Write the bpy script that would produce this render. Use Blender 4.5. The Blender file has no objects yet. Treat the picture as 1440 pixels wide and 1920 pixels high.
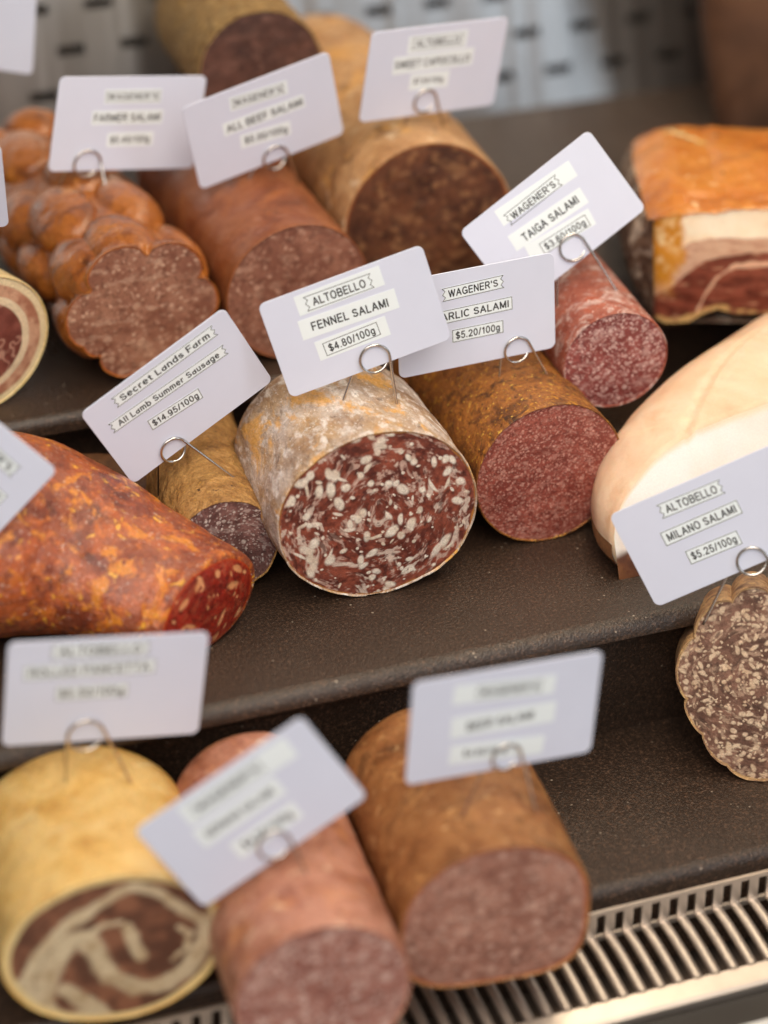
LOGS = {
  'fennel': dict(loc=(0.4110,1.0785,0.0000), rot=-0.0588, rx=0.0515, rz=0.0455, L=0.112),
  'garlic': dict(loc=(0.5110,1.0976,0.0000), rot=-0.0236, rx=0.04, rz=0.039, L=0.15),
  'lamb': dict(loc=(0.3420,1.1067,0.0000), rot=-0.1086, rx=0.0265, rz=0.0265, L=0.15),
  'chorizo': dict(loc=(0.3097,1.0501,0.0000), rot=0.3140, rx=0.04, rz=0.033, L=0.23),
  'taiga': dict(loc=(0.5632,1.1333,0.0500), rot=-0.0895, rx=0.0285, rz=0.027, L=0.13),
  'knobbly': dict(loc=(0.3452,1.2478,0.0500), rot=0.0482, rx=0.044, rz=0.041, L=0.23),
  'brown3': dict(loc=(0.4297,1.2462,0.0500), rot=-0.0135, rx=0.04, rz=0.039, L=0.2),
  'tan2': dict(loc=(0.5201,1.2865,0.0500), rot=-0.0640, rx=0.0495, rz=0.048, L=0.25),
  'pepper': dict(loc=(0.4624,1.3997,0.1180), rot=-0.0619, rx=0.037, rz=0.037, L=0.13),
  'yellow': dict(loc=(0.2236,0.9066,-0.0800), rot=-0.1025, rx=0.0495, rz=0.0395, L=0.125),
  'pink': dict(loc=(0.2980,0.8478,-0.0800), rot=-0.1160, rx=0.0385, rz=0.037, L=0.168),
  'brown18': dict(loc=(0.3870,0.8711,-0.0800), rot=-0.1221, rx=0.044, rz=0.0375, L=0.138),
  'milano': dict(loc=(0.5702,0.9667,-0.0800), rot=-0.4700, rx=0.045, rz=0.051, L=0.065),
  'pancetta': dict(loc=(0.2557,1.2457,0.0500), rot=0.3724, rx=0.044, rz=0.0375, L=0.15),
}
CARDS = {
  'fennel': dict(p=[0.414, 1.1168, 0.1319], R=[[0.9487, -0.2737, -0.1585], [-0.1413, 0.0815, -0.9866], [0.2829, 0.9584, 0.0387]], s=0.976, ring=[0.003, -0.0217], rr=0.0081, F1=[0.0062, -0.0483, -0.0006], F2=[-0.0175, -0.0378, 0.0009],
    strips=[['ribbon', 'ALTOBELLO', [-0.0201, 0.0181], [0.0138, 0.0179], 7.6, [-0.0246, 0.0185], [0.0192, 0.0187], 10.6, 0.8], ['plain', 'FENNEL SALAMI', [-0.021, 0.0059], [0.0178, 0.0041], 6.5, [-0.0268, 0.0058], [0.0226, 0.0046], 10.6, 1.0], ['box', '$4.80/100g', [-0.0185, -0.0081], [0.0094, -0.0072], 6.9, [-0.0223, -0.0077], [0.0143, -0.0074], 10.5, 0.86]]),
  'garlic': dict(p=[0.4863, 1.1376, 0.1139], R=[[0.9986, -0.0445, -0.0277], [-0.0272, 0.0134, -0.9995], [0.0449, 0.9989, 0.0122]], s=0.984, ring=[0.0211, -0.0231], rr=0.0076, F1=[0.0364, -0.0395, 0.0003], F2=[0.012, -0.0383, -0.0002],
    strips=[['ribbon', "WAGENER'S", [-0.0177, 0.0148], [0.0148, 0.016], 6.8, None, None, 0, 0.82], ['box', 'GARLIC SALAMI', [-0.0244, 0.0024], [0.0191, 0.0033], 6.8, None, None, 0, 0.92], ['box', '$5.20/100g', [-0.0132, -0.0088], [0.0139, -0.0087], 6.6, None, None, 0, 0.88]]),
  'taiga': dict(p=[0.5451, 1.1768, 0.1407], R=[[0.8275, -0.5352, -0.1694], [-0.0338, 0.2537, -0.9667], [0.5604, 0.8057, 0.1918]], s=0.977, ring=[-0.0004, -0.0179], rr=0.0077, F1=[0.0043, -0.0506, 0.0004], F2=[-0.0249, -0.0389, -0.0002],
    strips=[['ribbon', "WAGENER'S", [-0.0189, 0.0154], [0.0145, 0.0154], 6.6, [-0.0219, 0.0189], [0.024, 0.0155], 9.5, 0.84], ['plain', 'TAIGA SALAMI', [-0.0181, 0.0025], [0.0165, 0.0012], 6.5, [-0.0242, 0.0038], [0.0205, 0.0005], 9.5, 1.0], ['box', '$3.80/100g', [-0.0135, -0.0085], [0.0142, -0.0113], 6.4, [-0.0207, -0.0059], [0.0173, -0.0113], 9.5, 0.88]]),
  'lamb': dict(p=[0.3284, 1.135, 0.0982], R=[[0.8707, -0.4834, 0.0905], [0.0388, -0.1159, -0.9925], [0.4903, 0.8677, -0.0822]], s=0.996, ring=[-0.0168, -0.0239], rr=0.0074, F1=[-0.001, -0.0525, 0.0125], F2=[-0.037, -0.0543, -0.0124],
    strips=[['ribbon', 'Secret Lands Farm', [-0.0265, 0.0201], [0.0331, 0.0196], 6.4, None, None, 0, 0.88], ['ribbon', 'All Lamb Summer Sausage', [-0.0351, 0.0089], [0.0322, 0.0064], 6.0, None, None, 0, 0.88], ['box', '$14.95/100g', [-0.019, -0.0037], [0.01, -0.006], 6.2, None, None, 0, 0.9]]),
  'milano': dict(p=[0.5509, 0.9956, 0.0545], R=[[0.8231, -0.3804, -0.4217], [-0.3294, 0.285, -0.9001], [0.4626, 0.8798, 0.1093]], s=0.992, ring=[0.0091, -0.0238], rr=0.0079, F1=[0.0169, -0.052, -0.0052], F2=[-0.019, -0.039, 0.0053],
    strips=[['ribbon', 'ALTOBELLO', [-0.0199, 0.0181], [0.0122, 0.0174], 7.3, None, None, 0, 0.82], ['box', 'MILANO SALAMI', [-0.0244, 0.0043], [0.0152, 0.0044], 7.2, None, None, 0, 0.9], ['box', '$5.25/100g', [-0.0177, -0.0095], [0.0086, -0.01], 7.2, None, None, 0, 0.88]]),
  'A': dict(p=[0.3668, 1.3423, 0.1583], R=[[0.9791, 0.1704, 0.1113], [0.1194, -0.0381, -0.9921], [-0.1648, 0.9846, -0.0576]], s=1.001, ring=[-0.0213, -0.0224], rr=0.0084, F1=[-0.0126, -0.0293, 0.0062], F2=[-0.0305, -0.0332, -0.0062],
    strips=[['ribbon', "WAGENER'S", [-0.0152, 0.0156], [0.0167, 0.0158], 5.0, [-0.0159, 0.0156], [0.0174, 0.0158], 8, 0.9], ['plain', 'FARMER SALAMI', [-0.0204, 0.0035], [0.0185, 0.0038], 5.2, [-0.0217, 0.0035], [0.0198, 0.0038], 8, 1.0], ['plain', '$5.40/100g', [-0.0093, -0.0093], [0.014, -0.0089], 5, [-0.0112, -0.0093], [0.0159, -0.0089], 8, 1.0]]),
  'B': dict(p=[0.4329, 1.3077, 0.1631], R=[[0.9733, -0.219, 0.0693], [0.0305, -0.1756, -0.984], [0.2277, 0.9598, -0.1643]], s=1.000, ring=[0.0018, -0.0245], rr=0.0079, F1=[0.0116, -0.0482, -0.0065], F2=[-0.0136, -0.0324, 0.0065],
    strips=[['ribbon', "WAGENER'S", [-0.0156, 0.018], [0.0146, 0.0155], 5.5, [-0.0169, 0.0179], [0.0165, 0.0154], 8.5, 0.9], ['plain', 'ALL BEEF SALAMI', [-0.0215, 0.0039], [0.0231, 0.0032], 5.2, [-0.0234, 0.004], [0.0244, 0.0033], 8, 1.0], ['plain', '$5.00/100g', [-0.013, -0.0073], [0.0118, -0.01], 5, [-0.0155, -0.0072], [0.0137, -0.0101], 8.5, 1.0]]),
  'C': dict(p=[0.5314, 1.3084, 0.1789], R=[[0.9872, 0.0884, 0.1327], [0.1442, -0.1411, -0.9794], [-0.0679, 0.986, -0.152]], s=0.998, ring=[-0.0032, -0.0181], rr=0.0076, F1=[0.0107, -0.0355, 0.0004], F2=[-0.0122, -0.0345, -0.0004],
    strips=[['ribbon', 'ALTOBELLO', [-0.0167, 0.0173], [0.0156, 0.0169], 6.5, [-0.0192, 0.0167], [0.018, 0.0169], 10.5, 0.84], ['plain', 'SWEET CAPOCOLLO', [-0.0255, 0.0056], [0.0218, 0.0049], 5.5, [-0.0267, 0.0051], [0.0238, 0.0057], 10.5, 1.0], ['plain', '$7.50/100g', [-0.012, -0.0056], [0.0067, -0.0063], 4.6, [-0.0146, -0.0059], [0.0101, -0.0063], 10, 1.0]]),
  'G': dict(p=[0.2432, 0.9732, 0.0479], R=[[0.9903, 0.0998, -0.0967], [-0.0887, -0.0815, -0.9927], [-0.107, 0.9917, -0.0718]], s=1.023, ring=[-0.0073, -0.0237], rr=0.0089, F1=[0.0148, -0.0518, -0.0005], F2=[-0.0139, -0.0512, 0.0002],
    strips=[['ribbon', 'ALTOBELLO', [-0.0253, 0.0216], [0.018, 0.0209], 7.0, None, None, 0, 0.84], ['box', 'ROLLED PANCETTA', [-0.0363, 0.0111], [0.0211, 0.0113], 7.0, None, None, 0, 0.92], ['box', '$5.50/100g', [-0.0217, -0.0008], [0.0097, -0.0008], 7.0, None, None, 0, 0.9]]),
  'H': dict(p=[0.2822, 0.8901, 0.0273], R=[[0.8469, -0.5211, -0.1057], [-0.088, 0.0588, -0.9944], [0.5244, 0.8514, 0.004]], s=0.988, ring=[-0.0012, -0.0192], rr=0.0078, F1=[0.0014, -0.04, 0.0041], F2=[-0.0185, -0.0333, -0.0039],
    strips=[['ribbon', "WAGENER'S", [-0.0188, 0.0179], [0.0167, 0.0182], 6.5, [-0.0228, 0.018], [0.0311, 0.0174], 12, 0.86], ['plain', 'GERMAN SALAMI', [-0.021, 0.0044], [0.0131, 0.0043], 6.0, [-0.0246, 0.0043], [0.0172, 0.0043], 11, 1.0], ['plain', '$4.20/100g', [-0.012, -0.0112], [0.0128, -0.011], 5.5, [-0.0163, -0.0114], [0.0163, -0.0112], 10, 1.0]]),
  'I': dict(p=[0.3983, 0.8935, 0.0453], R=[[0.9993, 0.0313, -0.0199], [-0.0175, -0.0739, -0.9971], [-0.0327, 0.9968, -0.0733]], s=1.015, ring=[0.0026, -0.0206], rr=0.0074, F1=[0.0197, -0.057, -0.0016], F2=[-0.0145, -0.0514, 0.0014],
    strips=[['ribbon', "WAGENER'S", [-0.0141, 0.0166], [0.0164, 0.0145], 6.2, [-0.0247, 0.0173], [0.0225, 0.0141], 10, 0.86], ['plain', 'BEER SALAMI', [-0.0172, -0.001], [0.0138, -0.0005], 6.0, [-0.0246, -0.0004], [0.0239, -0.0008], 11, 1.0], ['plain', '$4.80/100g', [-0.0178, -0.0154], [0.0028, -0.0168], 5.5, [-0.0242, -0.0149], [0.02, -0.0181], 10, 1.0]]),
  'E': dict(p=[0.2306, 1.2198, 0.1897], R=[[0.943, -0.0686, -0.3256], [-0.3326, -0.2212, -0.9168], [-0.0091, 0.9728, -0.2314]], s=0.897, ring=[0.0194, -0.0161], rr=0.0073, F1=[0.0205, -0.0665, 0.0031], F2=[0.0037, -0.0706, -0.002],
    strips=[]),
  'F': dict(p=[0.2082, 1.0812, 0.1179], R=[[0.6562, 0.641, -0.3981], [-0.3529, -0.2057, -0.9128], [-0.667, 0.7394, 0.0913]], s=0.908, ring=[0.0153, -0.0228], rr=0.0072, F1=[0.0361, -0.0254, -0.0002], F2=[0.0199, -0.0362, 0.0012],
    strips=[['ribbon', "WAGENER'S", [-0.0093, 0.0119], [0.0258, 0.0108], 6.8, None, None, 0, 0.84], ['box', 'SMOKED SALAMI', [-0.0073, -0.0042], [0.0302, -0.0043], 6.8, None, None, 0, 0.9]]),
  'D': dict(p=[0.3035, 1.4551, 0.1882], R=[[0.8837, 0.1036, -0.4564], [-0.4544, -0.0434, -0.8898], [-0.112, 0.9937, 0.0087]], s=0.990, ring=[0.0084, -0.0254], rr=0.0085, F1=[0.0217, -0.0613, 0.0109], F2=[-0.0018, -0.0733, -0.0108],
    strips=[]),
}
CHORIZO = [ (0.3172,1.0597,0.0235,0.0360),(0.3083,1.0734,0.0260,0.0390),(0.2890,1.0924,0.0320,0.0440),(0.2691,1.1101,0.0390,0.0500),(0.2437,1.1223,0.0460,0.0580),(0.2041,1.1310,0.0480,0.0600),(0.1572,1.1284,0.0460,0.0550) ]
HAM_O = (0.6240, 1.2160); HAM_ROT = -0.400
HAM_TOP = [ (-0.0053,0.1098),(0.0009,0.1141),(0.0104,0.1177),(0.0161,0.1185),(0.0329,0.1179),(0.0392,0.1198),(0.0603,0.1209),(0.0904,0.1213) ]
HAM_BOT = [ (-0.0012,0.0632),(0.0019,0.0531),(0.0061,0.0488),(0.0140,0.0497),(0.0211,0.0520),(0.0287,0.0572),(0.0363,0.0602),(0.0463,0.0575),(0.0647,0.0577),(0.0954,0.0575) ]
HAM_B1 = [ (-0.0038,0.0776),(-0.0008,0.0826),(0.0109,0.0946),(0.0210,0.1000),(0.0306,0.1026),(0.0467,0.1032),(0.0615,0.1034),(0.0918,0.1032) ]
HAM_B2 = [ (-0.0012,0.0639),(0.0044,0.0691),(0.0095,0.0728),(0.0188,0.0815),(0.0281,0.0895),(0.0441,0.0933),(0.0621,0.0950),(0.0923,0.0968) ]
HAM_S = [ (0.0247,0.0578),(0.0271,0.0622),(0.0293,0.0688),(0.0352,0.0789),(0.0445,0.0869),(0.0625,0.0886),(0.0931,0.0876) ]
HAM_L = [ (-0.0001,0.0545),(0.0051,0.0561),(0.0169,0.0570),(0.0284,0.0608),(0.0361,0.0638),(0.0460,0.0625),(0.0645,0.0599),(0.0953,0.0590) ]
# slot a 0.7387 0.0864
# slot b 0.776 0.089
# slot c 0.6945 0.0847
# r2 0.7557 0.0622
# r2b 0.7172 0.0602
# L 0.4135 0.1227
# L2 0.3744 0.1199
# L3 0.3929 0.1476
# L4 0.4335 0.1484
# h1 0.8115 0.0425
# h0 0.8216 0.1217
# jl 0.5265 0.0342
# jf1 0.5246 0.0314
# jf2 0.5407 0.0599
# jf3 0.5663 0.0698
# jf4 0.6076 0.071
# jt 0.66 0.0809
# js 0.5864 0.0655
# ---------------------------------------------------------------- helpers
import bpy, bmesh, math
import numpy as np
from mathutils import Matrix, Vector
SC = bpy.context.scene
COL = SC.collection
PI = math.pi

def link(o, parent=None):
    COL.objects.link(o)
    if parent is not None:
        o.parent = parent
    return o

def tag(o, label=None, cat=None, group=None, kind=None):
    if label: o['label'] = label
    if cat: o['category'] = cat
    if group: o['group'] = group
    if kind: o['kind'] = kind
    return o

def thing(name, label, cat, loc=(0, 0, 0), rot=0.0, group=None):
    o = bpy.data.objects.new(name, None)
    o.empty_display_size = 0.02
    o.location = loc
    o.rotation_euler = (0, 0, rot)
    return tag(link(o), label, cat, group)

def mesh(name, V, F, m, parent=None, smooth=True, col=None, label=None):
    me = bpy.data.meshes.new(name)
    me.from_pydata([tuple(map(float, v)) for v in V], [], [tuple(int(i) for i in f) for f in F])
    if col is not None:
        a = me.attributes.new('Col', 'FLOAT_COLOR', 'POINT')
        a.data.foreach_set('color', np.asarray(col, dtype=np.float32).ravel())
    for mm in (m if isinstance(m, (list, tuple)) else [m]):
        me.materials.append(mm)
    if smooth:
        me.polygons.foreach_set('use_smooth', [True] * len(me.polygons))
    me.update()
    o = bpy.data.objects.new(name, me)
    if label: o['label'] = label
    return link(o, parent)

def grid_faces(nr, nt, wrap=True, off=0):
    i = np.arange(nr - 1)[:, None]
    j = np.arange(nt if wrap else nt - 1)[None, :]
    j2 = (j + 1) % nt
    return np.stack([i * nt + j, i * nt + j2, (i + 1) * nt + j2, (i + 1) * nt + j], -1).reshape(-1, 4) + off

def _hash(ix, iy, iz, seed):
    h = (ix * 374761393 + iy * 668265263 + iz * 2147483647 + seed * 974634777) & 0xFFFFFFFF
    h = ((h ^ (h >> 13)) * 1274126177) & 0xFFFFFFFF
    h = (h ^ (h >> 16)) & 0xFFFFFFFF
    return h.astype(np.float64) / 4294967295.0

def vnoise(P, freq, seed=0):
    """value noise, -1..1, P (N,3) or (N,2) in metres"""
    P = np.asarray(P, dtype=np.float64)
    if P.shape[1] == 2:
        P = np.concatenate([P, np.zeros((len(P), 1))], 1)
    Q = P * freq + 1000.37
    I = np.floor(Q).astype(np.int64)
    f = Q - I
    f = f * f * f * (f * (f * 6 - 15) + 10)
    r = 0
    for dx in (0, 1):
        for dy in (0, 1):
            for dz in (0, 1):
                w = (f[:, 0] if dx else 1 - f[:, 0]) * (f[:, 1] if dy else 1 - f[:, 1]) * (f[:, 2] if dz else 1 - f[:, 2])
                r = r + w * _hash(I[:, 0] + dx, I[:, 1] + dy, I[:, 2] + dz, seed)
    return r * 2 - 1

def fbm(P, freq, octv=4, seed=0, gain=0.5):
    r, a, t = 0, 1.0, 0
    for k in range(octv):
        r = r + a * vnoise(P, freq * 2 ** k, seed + 17 * k)
        t += a
        a *= gain
    return r / t

def worley(P, freq, seed=0):
    """2-D cells: distance to nearest point (in cell units) and a random value of that cell"""
    Q = np.asarray(P)[:, :2] * freq + 500.0
    I = np.floor(Q).astype(np.int64)
    best = np.full(len(Q), 9.0); idv = np.zeros(len(Q))
    for dx in (-1, 0, 1):
        for dy in (-1, 0, 1):
            cx, cy = I[:, 0] + dx, I[:, 1] + dy
            z = np.zeros_like(cx)
            fx = _hash(cx, cy, z, seed); fy = _hash(cx, cy, z + 1, seed); v = _hash(cx, cy, z + 2, seed)
            d = np.hypot(cx + fx - Q[:, 0], cy + fy - Q[:, 1])
            m = d < best
            best = np.where(m, d, best); idv = np.where(m, v, idv)
    return best, idv

def sstep(x, a, b):
    t = np.clip((x - a) / (b - a), 0, 1)
    return t * t * (3 - 2 * t)

def mix(a, b, t):
    t = np.asarray(t)[..., None]
    return a * (1 - t) + b * t

def RGB(r, g, b):
    """sRGB 0-255 -> linear"""
    f = lambda c: (c / 255 / 12.92) if c / 255 <= 0.04045 else ((c / 255 + 0.055) / 1.055) ** 2.4
    return (f(r), f(g), f(b))

def A(*c): return np.array(RGB(*c))

# ---------------------------------------------------------------- node materials
def newmat(name):
    m = bpy.data.materials.new(name)
    m.use_nodes = True
    nt = m.node_tree
    return m, nt, nt.nodes['Principled BSDF']

def N(nt, t, props=None, **ins):
    n = nt.nodes.new(t)
    for k, v in (props or {}).items():
        setattr(n, k, v)
    for k, v in ins.items():
        s = n.inputs[int(k[1:])] if k[0] == '_' and k[1:].isdigit() else n.inputs[k.replace('_', ' ')]
        if isinstance(v, bpy.types.NodeSocket):
            nt.links.new(v, s)
        else:
            s.default_value = v
    return n

def ramp(nt, fac, stops):
    n = nt.nodes.new('ShaderNodeValToRGB')
    nt.links.new(fac, n.inputs[0])
    e = n.color_ramp.elements
    while len(e) < len(stops): e.new(0.5)
    for x, (p, c) in zip(e, stops):
        x.position = p
        x.color = (*c, 1) if len(c) == 3 else c
    return n.outputs[0]

def cmix(nt, a, b, fac, blend='MIX'):
    n = nt.nodes.new('ShaderNodeMix')
    n.data_type = 'RGBA'
    n.blend_type = blend
    for s, v in ((n.inputs[0], fac), (n.inputs[6], a), (n.inputs[7], b)):
        if isinstance(v, bpy.types.NodeSocket): nt.links.new(v, s)
        elif isinstance(v, (int, float)): s.default_value = v
        else: s.default_value = (*v, 1)
    return n.outputs[2]

def math_(nt, op, a, b=0.0, clamp=False):
    n = nt.nodes.new('ShaderNodeMath')
    n.operation = op
    n.use_clamp = clamp
    for s, v in ((n.inputs[0], a), (n.inputs[1], b)):
        if isinstance(v, bpy.types.NodeSocket): nt.links.new(v, s)
        else: s.default_value = v
    return n.outputs[0]

def ocoord(nt, scale=(1, 1, 1)):
    t = nt.nodes.new('ShaderNodeTexCoord').outputs['Object']
    if scale == (1, 1, 1): return t
    mp = N(nt, 'ShaderNodeMapping', Scale=scale)
    nt.links.new(t, mp.inputs['Vector'])
    return mp.outputs[0]

def noise(nt, co, scale, detail=4, rough=0.55, dist=0.0):
    return N(nt, 'ShaderNodeTexNoise', Vector=co, Scale=scale, Detail=detail, Roughness=rough, Distortion=dist).outputs[0]

def thr(nt, f, a, b):
    return N(nt, 'ShaderNodeMapRange', {'interpolation_type': 'SMOOTHSTEP', 'clamp': True}, _0=f, _1=a, _2=b).outputs[0]

def casing(name, base, scale=60, layers=(), bumps=((300, 0.4, 0.0006),), rough=(0.45, 0.65), sss=0.1, coat=0.0, spec=0.5, stretch=(1, 1, 1), grain=0.7):
    """sausage skin: ramp of base colours over a broad noise, then speckle / bloom layers"""
    m, nt, b = newmat(name)
    co = ocoord(nt, stretch)
    n0 = noise(nt, co, scale, 5, 0.6, 0.6)
    k = len(base)
    c = ramp(nt, n0, [(0.3 + 0.4 * i / max(1, k - 1), RGB(*q)) for i, q in enumerate(base)])
    for (colr, sc, lo, hi, amt, det, dis) in layers:
        f = thr(nt, noise(nt, co, sc, det, 0.62, dis), lo, hi)
        c = cmix(nt, c, RGB(*colr), math_(nt, 'MULTIPLY', f, amt))
    fine = noise(nt, co, 900, 3, 0.6)
    c = cmix(nt, c, ramp(nt, fine, [(0.3, (0.62, 0.62, 0.62)), (0.7, (1.25, 1.22, 1.2))]), grain, 'MULTIPLY')
    nt.links.new(c, b.inputs['Base Color'])
    r = N(nt, 'ShaderNodeMapRange', _0=noise(nt, co, scale * 2.2, 4), _1=0.3, _2=0.7, _3=rough[0], _4=rough[1]).outputs[0]
    nt.links.new(r, b.inputs['Roughness'])
    nrm = None
    for (sc, st, di) in bumps:
        bp = N(nt, 'ShaderNodeBump', Strength=st, Distance=di, Height=noise(nt, co, sc, 4, 0.6, 0.3))
        if nrm is not None: nt.links.new(nrm, bp.inputs['Normal'])
        nrm = bp.outputs[0]
    nt.links.new(nrm, b.inputs['Normal'])
    b.inputs['Subsurface Weight'].default_value = sss
    b.inputs['Subsurface Radius'].default_value = (1.0, 0.35, 0.2)
    b.inputs['Subsurface Scale'].default_value = 0.003
    b.inputs['Coat Weight'].default_value = coat
    b.inputs['Coat Roughness'].default_value = 0.3
    b.inputs['Specular IOR Level'].default_value = spec
    return m

def meat(name, rough=(0.36, 0.6), bump=0.5, sss=0.12, grain=0.8):
    """cut meat: the grain painted per vertex (fat in alpha), plus fine shader grain"""
    m, nt, b = newmat(name)
    at = N(nt, 'ShaderNodeAttribute', {'attribute_name': 'Col'})
    co = ocoord(nt)
    f1 = noise(nt, co, 1300, 4, 0.65)
    c = cmix(nt, at.outputs['Color'], ramp(nt, f1, [(0.28, (0.66, 0.62, 0.6)), (0.72, (1.22, 1.24, 1.24))]), grain, 'MULTIPLY')
    nt.links.new(c, b.inputs['Base Color'])
    r = N(nt, 'ShaderNodeMapRange', _0=noise(nt, co, 420, 4), _1=0.3, _2=0.7, _3=rough[0], _4=rough[1]).outputs[0]
    nt.links.new(r, b.inputs['Roughness'])
    h = math_(nt, 'ADD', math_(nt, 'MULTIPLY', noise(nt, co, 700, 5, 0.65), 1.0), math_(nt, 'MULTIPLY', at.outputs['Alpha'], 0.35))
    bp = N(nt, 'ShaderNodeBump', Strength=bump, Distance=0.0009, Height=h)
    nt.links.new(bp.outputs[0], b.inputs['Normal'])
    b.inputs['Subsurface Weight'].default_value = sss
    b.inputs['Subsurface Radius'].default_value = (1.0, 0.35, 0.25)
    b.inputs['Subsurface Scale'].default_value = 0.0025
    return m

def plain(name, col, rough=0.5, metal=0.0, spec=0.5, noise_amt=0.06, nscale=40):
    m, nt, b = newmat(name)
    co = ocoord(nt)
    n = noise(nt, co, nscale, 5)
    lo = tuple(x * (1 - noise_amt) for x in col); hi = tuple(x * (1 + noise_amt) for x in col)
    nt.links.new(ramp(nt, n, [(0.3, lo), (0.7, hi)]), b.inputs['Base Color'])
    b.inputs['Roughness'].default_value = rough
    b.inputs['Metallic'].default_value = metal
    b.inputs['Specular IOR Level'].default_value = spec
    return m

# ---------------------------------------------------------------- material library
MEAT = meat('cut_meat')
MEAT_DRY = meat('cut_meat_dry', (0.5, 0.75), 0.6)
MEAT_WET = meat('cut_meat_glossy', (0.22, 0.4), 0.5)
FATM = meat('pork_fat', (0.30, 0.5), 0.2, 0.2, 0.22)

C_FENNEL = casing('mould_bloomed_skin', [(120, 90, 68), (164, 132, 104), (184, 152, 116), (142, 112, 90)], 40,
    [((212, 150, 66), 40, 0.58, 0.68, 0.75, 4, 0.8), ((96, 68, 54), 55, 0.56, 0.70, 0.55, 6, 0.8),
     ((210, 196, 186), 60, 0.40, 0.66, 0.75, 14, 0.3), ((238, 230, 224), 160, 0.48, 0.68, 0.8, 14, 0.25), ((96, 72, 58), 200, 0.56, 0.72, 0.6, 12, 0.2), ((246, 240, 234), 700, 0.58, 0.70, 0.6, 4, 0.1),
     ((224, 164, 74), 42, 0.53, 0.62, 0.75, 6, 0.4)],
    ((70, 0.6, 0.004), (420, 0.5, 0.0008)), (0.7, 0.9), 0.08, spec=0.25, stretch=(1, 0.6, 1), grain=0.45)
C_GARLIC = casing('spiced_crust_skin', [(78, 44, 16), (128, 76, 28), (158, 98, 40), (110, 62, 26)], 70,
    [((190, 128, 40), 330, 0.54, 0.66, 0.8, 6, 0.6), ((52, 28, 12), 130, 0.54, 0.68, 0.75, 6, 0.6), ((222, 176, 74), 420, 0.62, 0.69, 0.85, 3, 0.3), ((34, 18, 8), 500, 0.60, 0.70, 0.7, 3, 0.2)],
    ((160, 0.6, 0.0025), (420, 0.7, 0.0012)), (0.45, 0.7), 0.08)
C_LAMB = casing('pitted_tan_skin', [(122, 84, 40), (160, 116, 62), (180, 136, 78), (142, 100, 54)], 50,
    [((206, 160, 84), 120, 0.58, 0.72, 0.6, 6, 0.5), ((88, 56, 26), 60, 0.60, 0.72, 0.5, 5, 0.8), ((58, 32, 14), 230, 0.70, 0.74, 0.9, 2, 0.1), ((214, 160, 70), 420, 0.58, 0.70, 0.6, 4, 0.3)],
    ((60, 0.9, 0.006), (220, 0.9, 0.002)), (0.5, 0.7), 0.06)
C_TAIGA = casing('red_bloomed_skin', [(128, 58, 40), (150, 76, 58), (164, 96, 78), (120, 56, 44)], 60,
    [((200, 92, 52), 60, 0.52, 0.66, 0.5, 4, 0.6), ((214, 190, 182), 75, 0.48, 0.66, 0.75, 9, 1.2), ((236, 222, 214), 420, 0.56, 0.70, 0.6, 5, 0.5), ((92, 40, 30), 300, 0.60, 0.70, 0.6, 4, 0.3)],
    ((130, 0.5, 0.002), (500, 0.5, 0.0008)), (0.5, 0.75), 0.12)
C_CHORIZO = casing('paprika_skin', [(92, 36, 20), (136, 62, 36), (158, 84, 54), (112, 46, 26)], 50,
    [((192, 94, 36), 60, 0.46, 0.62, 0.75, 7, 0.8), ((74, 30, 22), 55, 0.54, 0.68, 0.65, 7, 0.6), ((184, 124, 100), 60, 0.54, 0.74, 0.45, 9, 0.6), ((222, 138, 38), 75, 0.55, 0.64, 0.85, 5, 0.9), ((206, 112, 44), 150, 0.53, 0.64, 0.7, 5, 0.5),
     ((240, 178, 62), 120, 0.60, 0.67, 0.9, 4, 0.6), ((236, 210, 196), 600, 0.60, 0.71, 0.6, 3, 0.2)],
    ((85, 0.7, 0.003), (300, 0.8, 0.0013), (800, 0.6, 0.0006)), (0.24, 0.5), 0.08, coat=0.2)
C_KNOB = casing('smoked_orange_skin', [(92, 46, 14), (146, 80, 26), (172, 102, 40), (116, 60, 20)], 55,
    [((206, 132, 50), 50, 0.56, 0.72, 0.6, 5, 0.7), ((80, 34, 18), 90, 0.56, 0.72, 0.6, 6, 0.6), ((200, 140, 90), 160, 0.60, 0.72, 0.4, 5, 0.4)],
    ((70, 0.5, 0.003), (260, 0.5, 0.001)), (0.24, 0.45), 0.08, coat=0.3)
C_BROWN3 = casing('smoked_red_skin', [(98, 48, 22), (134, 72, 38), (154, 92, 54), (112, 56, 28)], 30,
    [((172, 100, 40), 38, 0.54, 0.70, 0.65, 5, 0.8), ((178, 128, 104), 160, 0.58, 0.74, 0.5, 6, 0.4), ((72, 38, 26), 50, 0.60, 0.72, 0.55, 5, 0.8)],
    ((60, 0.4, 0.003), (260, 0.4, 0.0009)), (0.34, 0.55), 0.1)
C_TAN2 = casing('pale_tan_skin', [(138, 94, 58), (178, 132, 86), (198, 156, 110), (152, 108, 68)], 30,
    [((214, 158, 80), 42, 0.54, 0.66, 0.7, 5, 0.7), ((106, 68, 42), 55, 0.55, 0.68, 0.7, 6, 1.0), ((232, 208, 176), 90, 0.57, 0.70, 0.7, 6, 0.8)],
    ((70, 0.7, 0.004), (320, 0.4, 0.0008)), (0.5, 0.7), 0.1)
C_PEPPER = casing('spice_crusted_skin', [(104, 74, 34), (156, 118, 66), (182, 144, 88), (124, 90, 46)], 200,
    [((214, 184, 126), 420, 0.54, 0.64, 0.85, 3, 0.2), ((60, 40, 20), 320, 0.56, 0.66, 0.85, 3, 0.2), ((200, 150, 52), 220, 0.58, 0.68, 0.7, 3, 0.3)],
    ((330, 1.0, 0.005),), (0.6, 0.85), 0.05)
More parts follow.
